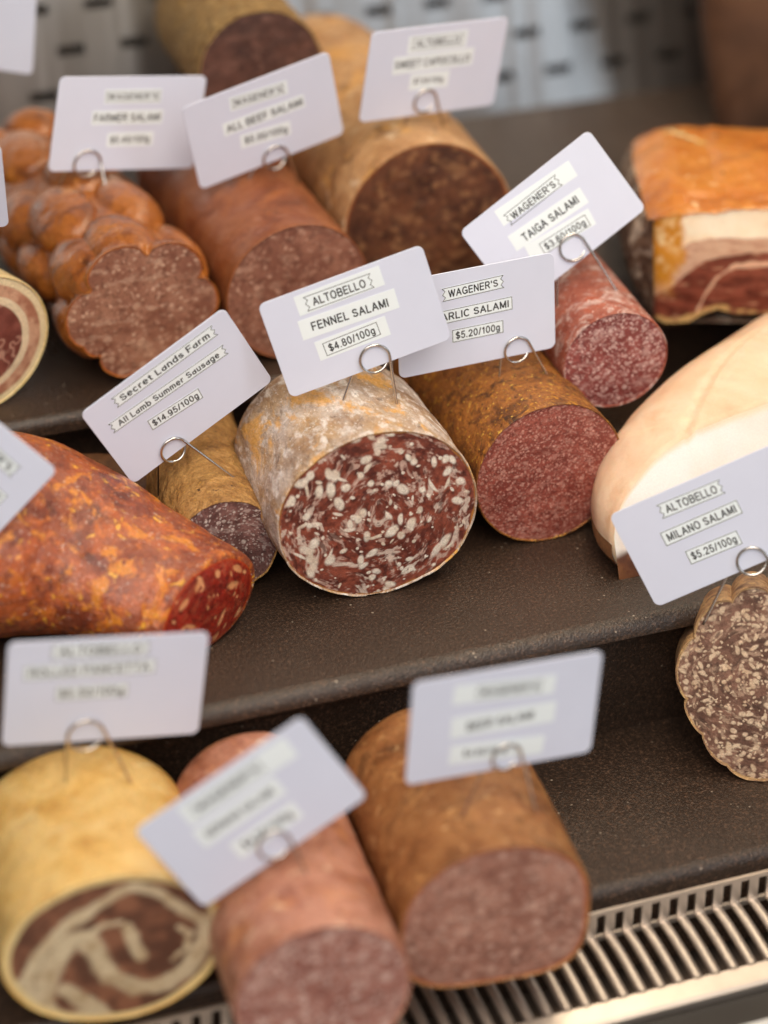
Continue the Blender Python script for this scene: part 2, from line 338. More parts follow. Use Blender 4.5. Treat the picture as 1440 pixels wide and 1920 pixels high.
C_YELLOW = casing('yellow_rind_skin', [(190, 140, 66), (220, 176, 98), (232, 196, 126), (204, 156, 80)], 26,
    [((240, 216, 160), 34, 0.54, 0.70, 0.7, 5, 0.9), ((158, 104, 44), 36, 0.60, 0.72, 0.65, 6, 1.0), ((150, 96, 44), 150, 0.64, 0.72, 0.5, 4, 0.4)],
    ((60, 0.5, 0.004), (240, 0.3, 0.0008)), (0.30, 0.5), 0.2, coat=0.15)
C_PINK = casing('rosy_skin', [(138, 84, 64), (170, 112, 88), (190, 134, 112), (150, 94, 74)], 45,
    [((202, 136, 88), 70, 0.54, 0.68, 0.7, 6, 0.7), ((140, 74, 62), 55, 0.56, 0.70, 0.65, 5, 0.7), ((232, 196, 164), 170, 0.58, 0.70, 0.65, 5, 0.4), ((120, 66, 50), 190, 0.60, 0.72, 0.5, 4, 0.4)],
    ((90, 0.6, 0.003), (420, 0.4, 0.0006)), (0.36, 0.58), 0.12)
C_BROWN18 = casing('golden_brown_skin', [(108, 66, 32), (144, 92, 50), (164, 112, 66), (120, 76, 40)], 42,
    [((196, 142, 86), 110, 0.54, 0.68, 0.65, 6, 0.6), ((84, 54, 32), 38, 0.56, 0.70, 0.7, 5, 0.9), ((218, 172, 120), 200, 0.60, 0.70, 0.65, 4, 0.4), ((90, 54, 28), 170, 0.58, 0.70, 0.5, 5, 0.5)],
    ((80, 0.6, 0.003), (400, 0.4, 0.0006)), (0.36, 0.58), 0.1)
C_MILANO = casing('fluted_brown_skin', [(96, 66, 48), (140, 104, 76), (190, 150, 104), (112, 80, 60)], 90,
    [((216, 178, 120), 110, 0.56, 0.68, 0.7, 5, 0.5)], ((220, 0.5, 0.001),), (0.5, 0.7), 0.1)
C_PANC = casing('cream_rind_skin', [(206, 178, 120), (226, 202, 150), (216, 186, 118)], 60,
    [((178, 138, 66), 80, 0.60, 0.70, 0.5, 5, 0.5)], ((160, 0.4, 0.001),), (0.45, 0.65), 0.2)
C_DARK = casing('dark_brown_skin', [(66, 42, 24), (96, 62, 34), (84, 52, 30)], 60, [((130, 90, 50), 160, 0.60, 0.72, 0.5, 4, 0.4)],
    ((160, 0.5, 0.0015),), (0.45, 0.65), 0.08)
C_REFLECTION = casing('dark_reflection_brown', [(64, 42, 28), (92, 62, 44), (112, 78, 56)], 25, [], ((90, 0.4, 0.002),), (0.5, 0.7), 0.08)  # brown of the shape that stands in for a reflection by the back panel
C_RIND = casing('orange_smoked_rind', [(162, 88, 24), (192, 112, 34), (204, 130, 50), (172, 96, 30)], 24,
    [((222, 150, 70), 40, 0.54, 0.70, 0.65, 5, 0.8), ((138, 68, 32), 36, 0.58, 0.70, 0.6, 6, 0.8), ((240, 200, 150), 120, 0.65, 0.70, 0.8, 3, 0.5), ((60, 38, 28), 60, 0.69, 0.72, 0.85, 2, 0.3)],
    ((60, 0.5, 0.005), (260, 0.4, 0.001)), (0.28, 0.5), 0.15, coat=0.1)
C_HAMSIDE = casing('mould_grey_side', [(58, 40, 30), (92, 66, 52), (128, 104, 86), (74, 52, 40)], 70,
    [((214, 200, 184), 80, 0.50, 0.64, 0.8, 8, 0.6), ((176, 112, 40), 80, 0.62, 0.72, 0.5, 4, 0.5)], ((120, 0.7, 0.003),), (0.6, 0.8), 0.08)
C_LARD = casing('peach_fat_skin', [(212, 168, 134), (220, 184, 152), (226, 196, 168), (214, 174, 140)], 20,
    [((238, 212, 176), 28, 0.54, 0.72, 0.6, 4, 0.7), ((222, 158, 76), 30, 0.66, 0.74, 0.7, 5, 1.6)], ((50, 0.25, 0.003), (260, 0.10, 0.0004)), (0.35, 0.5), 0.35, grain=0.10)

def tray_material():
    m, nt, b = newmat('grained_black_tray')
    co = ocoord(nt)
    n = noise(nt, co, 9, 5, 0.6)
    c = ramp(nt, n, [(0.3, (0.034, 0.0195, 0.0125)), (0.7, (0.060, 0.0350, 0.0230))])
    sp = thr(nt, N(nt, 'ShaderNodeTexVoronoi', {'feature': 'F1'}, Vector=co, Scale=170.0).outputs['Distance'], 0.13, 0.06)
    sp = math_(nt, 'MULTIPLY', sp, thr(nt, noise(nt, co, 120, 2), 0.54, 0.60))
    g = ramp(nt, noise(nt, co, 620, 2, 0.8), [(0.36, (0.45, 0.45, 0.45)), (0.56, (0.95, 0.95, 0.95)), (0.70, (2.9, 2.75, 2.6))])  # sparkle of the grain painted into the colour as bright specks
    c = cmix(nt, c, g, 0.9, 'MULTIPLY')
    c = cmix(nt, c, (0.36, 0.29, 0.22), math_(nt, 'MULTIPLY', sp, 0.9))
    nt.links.new(c, b.inputs['Base Color'])
    r = N(nt, 'ShaderNodeMapRange', _0=noise(nt, co, 14, 5), _1=0.3, _2=0.7, _3=0.27, _4=0.42).outputs[0]
    nt.links.new(r, b.inputs['Roughness'])
    bp = N(nt, 'ShaderNodeBump', Strength=0.75, Distance=0.0008, Height=noise(nt, co, 900, 2, 0.6))
    nt.links.new(bp.outputs[0], b.inputs['Normal'])
    b.inputs['Specular IOR Level'].default_value = 0.55
    return m
TRAY = tray_material()

def panel_material():
    m, nt, b = newmat('brushed_steel_panel')
    co = ocoord(nt)
    b.inputs['Metallic'].default_value = 1.0
    n = noise(nt, ocoord(nt, (1, 1, 0.02)), 26, 3, 0.5)
    nt.links.new(ramp(nt, noise(nt, co, 12, 4), [(0.3, (0.39, 0.38, 0.37)), (0.7, (0.51, 0.50, 0.49))]), b.inputs['Base Color'])
    b.inputs['Roughness'].default_value = 0.36
    b1 = N(nt, 'ShaderNodeBump', Strength=1.0, Distance=0.004, Height=n)
    b2 = N(nt, 'ShaderNodeBump', Strength=0.12, Distance=0.0004, Height=noise(nt, ocoord(nt, (1, 1, 0.03)), 900, 3))
    nt.links.new(b1.outputs[0], b2.inputs['Normal'])
    nt.links.new(b2.outputs[0], b.inputs['Normal'])
    return m
PANEL = panel_material()
STEEL = plain('brushed_steel', (0.72, 0.63, 0.55), 0.46, 1.0, nscale=90)
WIRE = plain('steel_wire', (0.62, 0.58, 0.54), 0.22, 1.0, nscale=200)
DARKPL = plain('dark_plastic', (0.02, 0.016, 0.013), 0.45)
DARKBACK = plain('dark_backing', (0.24, 0.22, 0.20), 0.7)
CARD = plain('white_card_plastic', (0.69, 0.72, 0.86), 0.42, noise_amt=0.015)
PAPER = plain('label_paper', (0.84, 0.90, 0.93), 0.6, noise_amt=0.015)
INK = plain('black_print', (0.02, 0.02, 0.022), 0.5)
WHITE = plain('white_lacquer', (0.62, 0.61, 0.59), 0.35, noise_amt=0.02)
FLOOR = plain('case_floor', (0.13, 0.09, 0.065), 0.6)

# ---------------------------------------------------------------- sausage building
def stations(L, back, n=70):
    a = np.concatenate([[0.0022, 0.0045, 0.008], np.linspace(0.012, L - back, n - 28)])
    q = np.linspace(0, 1, 26)[1:]
    return np.concatenate([a, L - back + back * np.sin(q * PI / 2)])

def end_factor(s, L, back):
    u = np.clip((s - (L - back)) / back, 0, 1)
    return np.sqrt(np.maximum(1 - u * u, 0.0004))

def log_shape(sp, shape=None, back=None, nt=220, seed=1, wob=0.018, wrinkle=0.006, rim=0.03, taper=0.0, n=70, clampz=True, tilt=0.0):
    rx, rz, L = sp['rx'], sp['rz'], sp['L']
    back = back or rx * 0.7
    th = np.linspace(0, 2 * PI, nt, endpoint=False)
    st = stations(L, back, n)
    # the lip of the skin round the cut
    S = np.concatenate([[0.0014, 0.0002, -0.0004, 0.0004], st])
    K = np.concatenate([[1 - rim - 0.012, 1 - rim, 1 - rim * 0.45, 1 - rim * 0.1], np.ones(len(st))])
    SS, TT = np.meshgrid(S, th, indexing='ij')
    KK = np.repeat(K[:, None], nt, 1) * end_factor(SS, L, back)
    base = np.stack([np.cos(TT) * rx, np.sin(TT) * rz, SS], -1).reshape(-1, 3)
    d = wob * fbm(base, 22, 2, seed) + wrinkle * fbm(base, 120, 3, seed + 5)
    d = d.reshape(SS.shape)
    R = KK * (1 + d + taper * SS / L)
    if shape is not None:
        R = R * shape(TT, np.maximum(SS, 0))
    X = np.cos(TT) * rx * R
    Z = rz + np.sin(TT) * rz * R
    if clampz: Z = np.maximum(Z, 0.0006 + np.maximum(SS, 0) * math.tan(tilt))
    return th, np.stack([X, SS, Z], -1), (lambda s0: None)

def build_log(name, label, cat, key, skin, paint, facemat=None, shape=None, group='cut salamis and sausages on the shelves', seed=1,
              rings=90, rim=0.03, nt=220, bulge=0.0012, rough_face=0.0005, **kw):
    sp = LOGS[key]
    rx, rz, L = sp['rx'], sp['rz'], sp['L']
    root = thing(name, label, cat, sp['loc'], sp['rot'], group)
    root.rotation_euler = (-kw.get('tilt', 0.0), 0, sp['rot'])
    th, G, _ = log_shape(sp, shape, nt=nt, seed=seed, rim=rim, **kw)
    nr = G.shape[0]
    V = G.reshape(-1, 3)
    F = grid_faces(nr, nt)
    F = F[:, ::-1]
    cap = [list(range((nr - 1) * nt, nr * nt))]
    mesh('skin', V, list(map(tuple, F)) + [tuple(c) for c in cap], skin, root)
    # cut face: polar net from the centre to just inside the lip
    edge = G[1]                       # (nt,3)
    c = np.array([0, 0, rz])
    fr = np.concatenate([[0.0], (np.arange(1, rings + 1) / rings) ** 0.8])
    P = c[None, None] + (edge - c)[None] * fr[:, None, None]
    flat = P.reshape(-1, 3)
    FR = np.repeat(fr[:, None], nt, 1).ravel()
    x, y = flat[:, 0], flat[:, 2] - rz
    flat[:, 1] = 0.0006 - bulge * (1 - FR ** 2) - rough_face * (1 - FR ** 8) * (fbm(np.stack([x, y], 1), 160, 4, seed + 3))
    T = np.tile(th, rings + 1)
    colr, fat = paint(np.stack([x, y], 1), FR, T)
    C4 = np.concatenate([np.clip(colr, 0, 1), fat[:, None]], 1)
    mesh('cut_face', flat, grid_faces(rings + 1, nt)[:, ::-1], facemat or MEAT, root, col=C4)
    return root

def chunk_mask(P, rng, n, R, a, b, orient, jit, warp=0.0005, seed=0, soft=0.4, hole=0.0):
    """n elongated fat pieces: half-lengths a=(lo,hi), half-widths b=(lo,hi) in metres"""
    W = P + warp * np.stack([fbm(P, 190, 2, seed, .5), fbm(P, 190, 2, seed + 9, .5)], 1)
    out = np.zeros(len(P))
    k = 0
    while k < n:
        q = rng.uniform(-1, 1, 2)
        if q @ q > 1 or (q @ q) ** .5 < hole: continue
        k += 1
        c = q * R
        ang = orient(c) + rng.normal(0, jit) + 1.2 * math.sin(c[0] * 130 + seed) * math.cos(c[1] * 150)
        la = rng.uniform(*a); lb = min(rng.uniform(*b), la)
        sel = np.where((np.abs(W[:, 0] - c[0]) < la * 1.3) & (np.abs(W[:, 1] - c[1]) < la * 1.3))[0]
        if not len(sel): continue
        d = W[sel] - c
        bend = rng.normal(0, 26)
        u = d[:, 0] * math.cos(ang) + d[:, 1] * math.sin(ang)
        v = -d[:, 0] * math.sin(ang) + d[:, 1] * math.cos(ang) + bend * u * u
        dd = np.sqrt((u / la) ** 2 + (v / lb) ** 2)
        out[sel] = np.maximum(out[sel], sstep(dd, 1.0 + soft * .5, 1.0 - soft))
    return out

def swirl(c): return math.atan2(c[1], c[0]) + PI / 2

def fine_face(dark, light, fatc, cell, part, amt=0.8, seed=1, rimc=None, rimw=0.96, swirl_amt=0.0, smear=0.35):
    """finely ground sausage: irregular grains of lean and fat, `cell` grains per metre, `part` of them fat"""
    dark, light, fatc = A(*dark), A(*light), A(*fatc)
    def paint(P, FR, T):
        r = np.hypot(P[:, 0], P[:, 1]); a = swirl_amt * r * 40
        Q = np.stack([P[:, 0] * np.cos(a) - P[:, 1] * np.sin(a), P[:, 0] * np.sin(a) + P[:, 1] * np.cos(a)], 1)
        W = Q + (0.55 / cell) * np.stack([fbm(P, cell * .55, 3, seed), fbm(P, cell * .55, 3, seed + 4)], 1)
        col = mix(dark[None], light[None], sstep(0.55 * fbm(Q, 60, 3, seed) + 0.45 * fbm(Q, cell * .5, 3, seed + 1), -0.4, 0.4))
        m = np.zeros(len(P))
        for k, (f, pp, aa) in enumerate(((cell, part, 1.0), (cell * 0.55, part * 0.35, 0.85), (cell * 1.7, part * 0.9, 0.7))):
            d, v = worley(W * [1.0, 1.12], f, seed + 50 + k)
            d2, v2 = worley(W[:, ::-1], f, seed + 60 + k)
            m = np.maximum(m, sstep(d, 0.50, 0.26) * (v < pp) * aa * (0.55 + 0.45 * v / max(pp, 1e-3)))
            col = mix(col, dark[None] * 0.72, 0.55 * sstep(d2, 0.5, 0.2) * (v2 > 0.72))
        sm = sstep(fbm(W * [0.6, 1.6], cell * .45, 4, seed + 7, 0.6), 0.12, 0.45) * smear
        col = mix(col, fatc[None], np.maximum(m * amt, sm))
        if rimc is not None:
            col = mix(col, A(*rimc)[None], sstep(FR + 0.012 * fbm(P, 200, 2, seed), rimw, rimw + 0.025))
        return col, m
    return paint

def chunk_face(dark, light, fatc, sets, seed=1, R=0.05, fine=None, rimc=None, rimw=0.965, veil=0.25):
    dark, light, fatc = A(*dark), A(*light), A(*fatc)
    def paint(P, FR, T):
        rng = np.random.default_rng(seed)
        col = mix(dark[None], light[None], sstep(0.5 * fbm(P, 80, 3, seed) + 0.5 * fbm(P, 420, 3, seed + 1), -0.4, 0.4))
        r = np.hypot(P[:, 0], P[:, 1]); t = np.arctan2(P[:, 1], P[:, 0])
        # streaky smeared fat that follows the swirl of the stuffing
        Q = P + 0.009 * np.stack([fbm(P, 48, 2, seed + 30), fbm(P, 48, 2, seed + 31)], 1)
        rq = np.hypot(Q[:, 0], Q[:, 1]); tq = np.arctan2(Q[:, 1], Q[:, 0])
        cs = 0.55 * rq
        S = np.stack([rq * 0.9, np.cos(tq) * cs, np.sin(tq) * cs], 1)
        g = fbm(S, 380, 4, seed + 2, 0.6)
        st = sstep(g, 0.06, 0.40)
        col = mix(col, (light * 0.62 + fatc * 0.38)[None], np.clip(st * veil * 1.5, 0, 1))
        g2 = fbm(S * [1.0, 0.8, 0.8], 230, 4, seed + 21, 0.62)
        col = mix(col, (light * 0.35 + fatc * 0.65)[None], sstep(g2, 0.24, 0.42) * veil * 1.2)
        col = mix(col, dark[None] * 0.55, 0.7 * sstep(fbm(S, 420, 3, seed + 12), 0.16, 0.5))
        m = np.zeros(len(P))
        for (n, a, b, jit) in sets:
            m = np.maximum(m, chunk_mask(P, rng, n, R, a, b, swirl, jit, seed=seed + n))
        tone = mix(fatc[None], (fatc * np.array([0.86, 0.80, 0.74]))[None], sstep(fbm(P, 130, 2, seed + 40), -0.1, 0.5))
        col = mix(col, tone, m * (0.93 - 0.25 * sstep(fbm(P, 500, 3, seed + 41), 0.0, 0.5)))
        if rimc is not None:
            col = mix(col, A(*rimc)[None], sstep(FR + 0.02 * fbm(P, 160, 2, seed), rimw, rimw + 0.02))
        return col, m
    return paint

# ================================================================= THE CASE
def profile(name, pts, x0, x1, m, label, cat):
    """a shelf: closed (y,z) outline drawn out along x"""
    n = len(pts)
    xs = np.linspace(x0, x1, 2)
    V = [(x, p[0], p[1]) for x in xs for p in pts]
    F = [(i, (i + 1) % n, n + (i + 1) % n, n + i) for i in range(n)]
    F += [tuple(range(n))[::-1], tuple(range(n, 2 * n))]
    o = mesh(name, V, F, m, None, smooth=False)
    o.data.polygons.foreach_set('use_smooth', [True] * n + [False, False])
    o.data.set_sharp_from_angle(angle=math.radians(40))
    tag(o, label, cat)
    return o

def round_edge(y, z, r, drop, n=10):
    """top edge rolled over towards the viewer: points from the top surface to the front face"""
    return [(y + r - r * math.sin(k / n * PI / 2), z - r + r * math.cos(k / n * PI / 2)) for k in range(n + 1)] + [(y, z - drop)]

X0, X1 = -0.35, 1.25
profile('display_shelf', [(1.60, 0.05)] + round_edge(1.227, 0.05, 0.006, 0.010) + [(1.230, 0.0385), (1.238, 0.036), (1.244, 0.030), (1.248, -0.0005), (1.60, -0.0005)], X0, X1, TRAY,
        'raised dark shelf at the back carrying the back row of salamis and the orange-rinded ham', 'shelf')
profile('display_shelf', [(1.261, 0.0)] + round_edge(1.009, 0.0, 0.0080, 0.0086) + [(1.0105, -0.0100), (1.016, -0.0125), (1.026, -0.0200), (1.034, -0.0805), (1.261, -0.0805)], X0, X1, TRAY,
        'grained dark middle shelf with rolled front edge under the large fennel salami', 'shelf')
profile('display_shelf', [(1.30, -0.081)] + round_edge(0.915, -0.08, 0.006, 0.05) + [(1.30, -0.13)], X0, X1, TRAY,
        'lowest dark shelf at the front, directly behind the steel slatted grille', 'shelf')
for o, nm in zip([o for o in bpy.data.objects if o.name.startswith('display_shelf')], ('a', 'b', 'c')):
    pass

fl = mesh('case_floor', [(X0, 0.5, -0.145), (X1, 0.5, -0.145), (X1, 1.75, -0.145), (X0, 1.75, -0.145)], [(0, 1, 2, 3)], FLOOR, smooth=False)
tag(fl, 'dark floor of the chilled display case under the grille', 'floor', kind='structure')

# perforated steel back panel: real slots, brick pattern
def back_panel():
    px, pz, sw, sh = 0.0405, 0.0262, 0.018, 0.0062
    bm = bmesh.new()
    rows = 13
    t = 0.0012
    for r in range(rows):
        z0 = 0.035 + r * pz
        off = (px / 2 if r % 2 else 0) + 0.0137
        nx = 36
        for i in range(nx):
            xa = X0 + off + i * px; xb = xa + px
            xc = (xa + xb) / 2; zc = z0 + pz / 2
            hx = [xc - sw / 2, xc + sw / 2]; hz = [zc - sh / 2, zc + sh / 2]
            q = [(xa, z0), (xb, z0), (xb, z0 + pz), (xa, z0 + pz)]
            h = [(hx[0], hz[0]), (hx[1], hz[0]), (hx[1], hz[1]), (hx[0], hz[1])]
            vo = [bm.verts.new((a, 0, b)) for a, b in q]
            vi = [bm.verts.new((a, 0, b)) for a, b in h]
            vb = [bm.verts.new((a, 0.006, b - (0.003 if k < 2 else 0.0))) for k, (a, b) in enumerate(h)]
            for k in range(4):
                k2 = (k + 1) % 4
                bm.faces.new((vo[k], vo[k2], vi[k2], vi[k]))
                bm.faces.new((vi[k], vi[k2], vb[k2], vb[k]))
    bmesh.ops.remove_doubles(bm, verts=bm.verts, dist=1e-5)
    me = bpy.data.meshes.new('back_panel'); bm.to_mesh(me); bm.free()
    me.materials.append(PANEL)
    o = bpy.data.objects.new('back_panel', me); link(o)
    o.location = (0, 1.530, 0); o.rotation_euler = (math.radians(-PANEL_TILT), 0, 0)
    tag(o, 'brushed steel back panel pierced by staggered slots behind the meats', 'panel')
PANEL_TILT = 14.0
back_panel()
bk = mesh('case_back', [(X0, 1.66, -0.145), (X1, 1.66, -0.145), (X1, 1.72, 0.6), (X0, 1.72, 0.6)], [(0, 1, 2, 3)], DARKBACK, smooth=False)
tag(bk, 'dark back of the case seen through the panel slots', 'wall', kind='structure')

# slatted steel grille in front of the lowest shelf
def grille():
    g = thing('air_grille', 'steel slatted air grille along the front of the display case', 'grille', (0, 0, 0))
    xs = np.arange(0.16, 0.86, 0.0094)
    V, F = [], []
    pts_m = [(0.9055, -0.0995), (0.896, -0.1003), (0.884, -0.1022), (0.869, -0.1052)]
    w = 0.0048
    def bar(x, line, w):
        n = 6
        off = len(V)
        for (y, z) in line:
            for k in range(n):
                a = k / (n - 1)
                V.append((x + (a - .5) * w, y, z + 0.0011 * math.sin(a * PI)))
            for k in range(n):
                a = 1 - k / (n - 1)
                V.append((x + (a - .5) * w, y, z - 0.0012))
        m = 2 * n
        for i in range(len(line) - 1):
            for k in range(m):
                F.append((off + i * m + k, off + i * m + (k + 1) % m, off + (i + 1) * m + (k + 1) % m, off + (i + 1) * m + k))
    for x in xs:
        bar(x, pts_m, w)
    mesh('slats', V, F, STEEL, g)
    V2, F2 = [], []
    def box(x0, x1, y0, y1, z0, z1):
        o = len(V2)
        for x in (x0, x1):
            for y in (y0, y1):
                for z in (z0, z1): V2.append((x, y, z))
        for f in ((0, 1, 3, 2), (4, 6, 7, 5), (0, 4, 5, 1), (2, 3, 7, 6), (0, 2, 6, 4), (1, 5, 7, 3)):
            F2.append(tuple(o + i for i in f))
    for x in xs:                                     # upright tabs of the rear flange
        box(x - 0.0025, x + 0.0025, 0.9058, 0.9072, -0.0985, -0.0868)
    mesh('flange_tabs', V2, F2, STEEL, g, smooth=False)
    V2, F2 = [], []
    box(0.155, 0.865, 0.9056, 0.9074, -0.0868, -0.0846)
    box(0.155, 0.865, 0.9054, 0.9076, -0.1012, -0.0985)
    mesh('rear_rail', V2, F2, STEEL, g, smooth=False)
    # solid front strip, folded down
    pr = [(0.8692, -0.1052), (0.8600, -0.1072), (0.8580, -0.1085), (0.8575, -0.118)]
    V3 = [(x, y, z) for x in (0.155, 0.865) for y, z in pr]
    F3 = [(i, i + 1, 4 + i + 1, 4 + i) for i in range(3)]
    mesh('front_strip', V3, F3, STEEL, g, smooth=False)
    tr = profile('glass_channel', [(0.8565, -0.112), (0.8345, -0.112), (0.8345, -0.14), (0.8565, -0.14)], 0.155, 0.865, DARKPL,
                 'dark channel strip between the steel grille and the white counter lip', 'channel')
    ln = profile('counter_lip', [(0.8330, -0.106)] + round_edge(0.74, -0.104, 0.008, 0.03)[::1] + [(0.8330, -0.134)], 0.155, 0.9, WHITE,
                 'white lacquered lip of the counter just in front of the grille', 'counter')
grille()

# ================================================================= THE MEATS
def scallop(n, depth, ph=0.0, p=0.7):
    return lambda T, S: 1 - depth + depth * np.abs(np.sin((T * n / 2) + ph)) ** p

build_log('salami', 'large central salami with white mouldy skin and big white fat pieces in its cut', 'salami', 'fennel', C_FENNEL,
    chunk_face((92, 38, 28), (152, 78, 58), (240, 228, 212),
               [(44, (0.0018, 0.0036), (0.0013, 0.0023), 0.7), (60, (0.0008, 0.0018), (0.0006, 0.0012), 0.8), (46, (0.0004, 0.0008), (0.0004, 0.0006), 1.5), (22, (0.0030, 0.0048), (0.0018, 0.0027), 0.5), (12, (0.0026, 0.0050), (0.0007, 0.0011), 0.5)],
               seed=11, R=0.047, rimc=(176, 116, 52), rimw=0.978, veil=0.72), MEAT, seed=3, rings=190, nt=620, rim=0.017, wob=0.04, wrinkle=0.014)
build_log('salami', 'golden brown crusted salami with fine red grained cut, right of the big mouldy central salami', 'salami', 'garlic', C_GARLIC,
    fine_face((130, 58, 48), (164, 86, 72), (220, 164, 148), 620, 0.34, 0.72, 21, smear=0.30), MEAT, seed=5, rings=150, nt=520, rim=0.022, wob=0.02, wrinkle=0.012)
build_log('sausage', 'small tan lamb sausage with pitted skin and dark purplish cut, left of the fennel salami', 'sausage', 'lamb', C_LAMB,
    fine_face((96, 62, 58), (140, 98, 92), (214, 198, 190), 560, 0.22, 0.85, 31, swirl_amt=0.5, smear=0.30), MEAT_DRY, seed=8, rings=110, nt=420, rim=0.035, wob=0.05, wrinkle=0.03,
    taper=0.16)
build_log('salami', 'slim reddish salami with white bloom and pink speckled cut jutting out left of the ham', 'salami', 'taiga', C_TAIGA,
    fine_face((122, 52, 50), (158, 84, 78), (226, 192, 184), 520, 0.36, 0.85, 41, smear=0.40), MEAT, seed=9, rings=120, nt=420, rim=0.03)

def knob_shape(T, S):
    n, p = 6, 0.045
    row = np.floor(S / p).astype(np.int64)
    best = np.zeros_like(T)
    for dr in (-1, 0, 1):
        rr = row + dr
        for dc in (-1, 0, 1):
            u = (T * n / (2 * PI)) + 0.5 * (rr % 2)
            cidx = np.floor(u).astype(np.int64) + dc
            key = cidx % n
            z = np.zeros_like(key)
            j1 = _hash(key, rr, z, 5) - .5; j2 = _hash(key, rr, z, 6) - .5; j3 = _hash(key, rr, z, 7)
            sc = (rr + 0.5 + 0.28 * j1) * p + 0.004
            du = (u - cidx - 0.5 - 0.30 * j2) * 0.046 / (0.0205 + 0.005 * j3)
            dv = (S - sc) / (0.0240 + 0.006 * j3)
            best = np.maximum(best, np.maximum(1 - du * du - dv * dv, 0) ** 0.55 * (0.8 + 0.28 * j3))
    return 0.79 + 0.24 * best
build_log('sausage', 'knobbly net-tied smoked sausage with shiny orange bulges and lobed brown cut', 'sausage', 'knobbly', C_KNOB,
    fine_face((132, 82, 64), (166, 118, 96), (218, 180, 154), 330, 0.15, 0.7, 51, rimc=(176, 92, 34), rimw=0.97), MEAT, shape=knob_shape, seed=12, rings=70, nt=320, n=170,
    rim=0.02, wob=0.05, wrinkle=0.02, clampz=True)
build_log('salami', 'smooth reddish brown beef salami between the knobbly sausage and the tan salami', 'salami', 'brown3', C_BROWN3,
    fine_face((124, 76, 60), (156, 106, 86), (212, 168, 144), 360, 0.14, 0.7, 61), MEAT, seed=15, rings=60, nt=220, rim=0.02)
build_log('salami', 'thick pale tan salami with dark marbled cut in the back row under the topmost card', 'salami', 'tan2', C_TAN2,
    fine_face((72, 40, 26), (110, 66, 42), (160, 114, 76), 170, 0.20, 0.6, 71, rimc=(150, 84, 44), rimw=0.96, smear=0.5), MEAT, seed=18, rings=60, nt=220, rim=0.02, wob=0.03)
build_log('salami', 'spice-crusted golden salami with dark maroon cut lying on top at the very back', 'salami', 'pepper', C_PEPPER,
    fine_face((70, 44, 38), (98, 64, 54), (146, 106, 92), 300, 0.14, 0.5, 81), MEAT, seed=21, rings=50, nt=220, rim=0.03, wrinkle=0.02)

def seg_dist(P, line):
    L = np.array(line, float); d = np.full(len(P), 9e9)
    for a, c in zip(L[:-1], L[1:]):
        v = c - a
        t = np.clip(((P - a) @ v) / (v @ v), 0, 1)
        d = np.minimum(d, np.hypot(*(P - a - t[:, None] * v).T))
    return d

def roll_paint(P, FR, T):
    # folded bands of fat, in units of a face 1064 wide and 734 high
    Q = P + 0.0030 * np.stack([fbm(P, 60, 3, 3), fbm(P, 60, 3, 4)], 1)
    U = np.stack([Q[:, 0] / 0.0495 * 532, Q[:, 1] / 0.0395 * 532], 1)
    def ln(pts): return [(x - 540, -(y - 1560) * 532 / 367) for x, y in pts]
    bands = [([(110, 1780), (140, 1640), (220, 1500), (330, 1400), (480, 1325), (620, 1275), (740, 1305), (850, 1395), (940, 1470), (985, 1540)], 34),
             ([(195, 1760), (225, 1640), (270, 1550), (340, 1480), (400, 1465), (450, 1560), (520, 1690), (620, 1770), (760, 1780), (880, 1710), (955, 1600), (990, 1480)], 54),
             ([(195, 1740), (240, 1830), (330, 1865), (420, 1850)], 36), ([(300, 1715), (400, 1805), (480, 1910)], 44), ([(610, 1455), (640, 1530), (670, 1600)], 34),
             ([(840, 1490), (890, 1540), (870, 1610), (800, 1660)], 16), ([(400, 1455), (480, 1415), (580, 1420)], 20), ([(100, 1650), (180, 1830), (330, 1900), (520, 1915), (760, 1890), (930, 1780)], 20)]
    cream = np.zeros(len(P))
    for l, w_ in bands:
        cream = np.maximum(cream, sstep(seg_dist(U, ln(l)) + 12 * fbm(P, 220, 3, 5), w_ * 1.35, w_ * 0.55))
    brown = mix(A(96, 58, 40)[None], A(142, 92, 66)[None], sstep(fbm(P, 110, 3, 9), -0.3, 0.4))
    col = mix(brown, mix(A(212, 192, 158)[None], A(186, 160, 124)[None], sstep(fbm(P, 150, 3, 15), -0.2, 0.5)), cream)
    rim = sstep(FR + 0.01 * fbm(P, 100, 2, 2), 0.925, 0.945)
    return mix(col, A(232, 206, 148)[None], rim), cream
build_log('rolled_pancetta', 'fat yellow rolled pancetta with brown and cream spiral cut in the bottom left corner', 'pancetta', 'yellow', C_YELLOW, roll_paint, MEAT_DRY, seed=24, rings=80, nt=260, rim=0.03,
    wob=0.03)
build_log('salami', 'rosy pink front salami between the yellow pancetta roll and the flat-sided brown salami', 'salami', 'pink', C_PINK,
    fine_face((140, 84, 72), (172, 118, 104), (226, 196, 184), 300, 0.24, 0.75, 91, smear=0.4), MEAT, seed=27, rings=60, nt=220, rim=0.03, wob=0.03)

def dshape(T, S):
    c, s = np.cos(T), np.sin(T)
    p = np.where(s > 0, 2.3, 3.6)
    p = np.where((c < 0) & (s > 0), 1.9, p)
    return 1.0 / (np.abs(c) ** p + np.abs(s) ** p) ** (1 / p)
build_log('salami', 'wide golden brown flat-sided salami overhanging the steel grille in the front row', 'salami', 'brown18', C_BROWN18,
    fine_face((140, 90, 74), (170, 120, 102), (214, 176, 158), 320, 0.22, 0.6, 101, rimc=(170, 92, 50), rimw=0.955), MEAT, shape=dshape, seed=30, rings=60, nt=240, rim=0.03, wob=0.02)

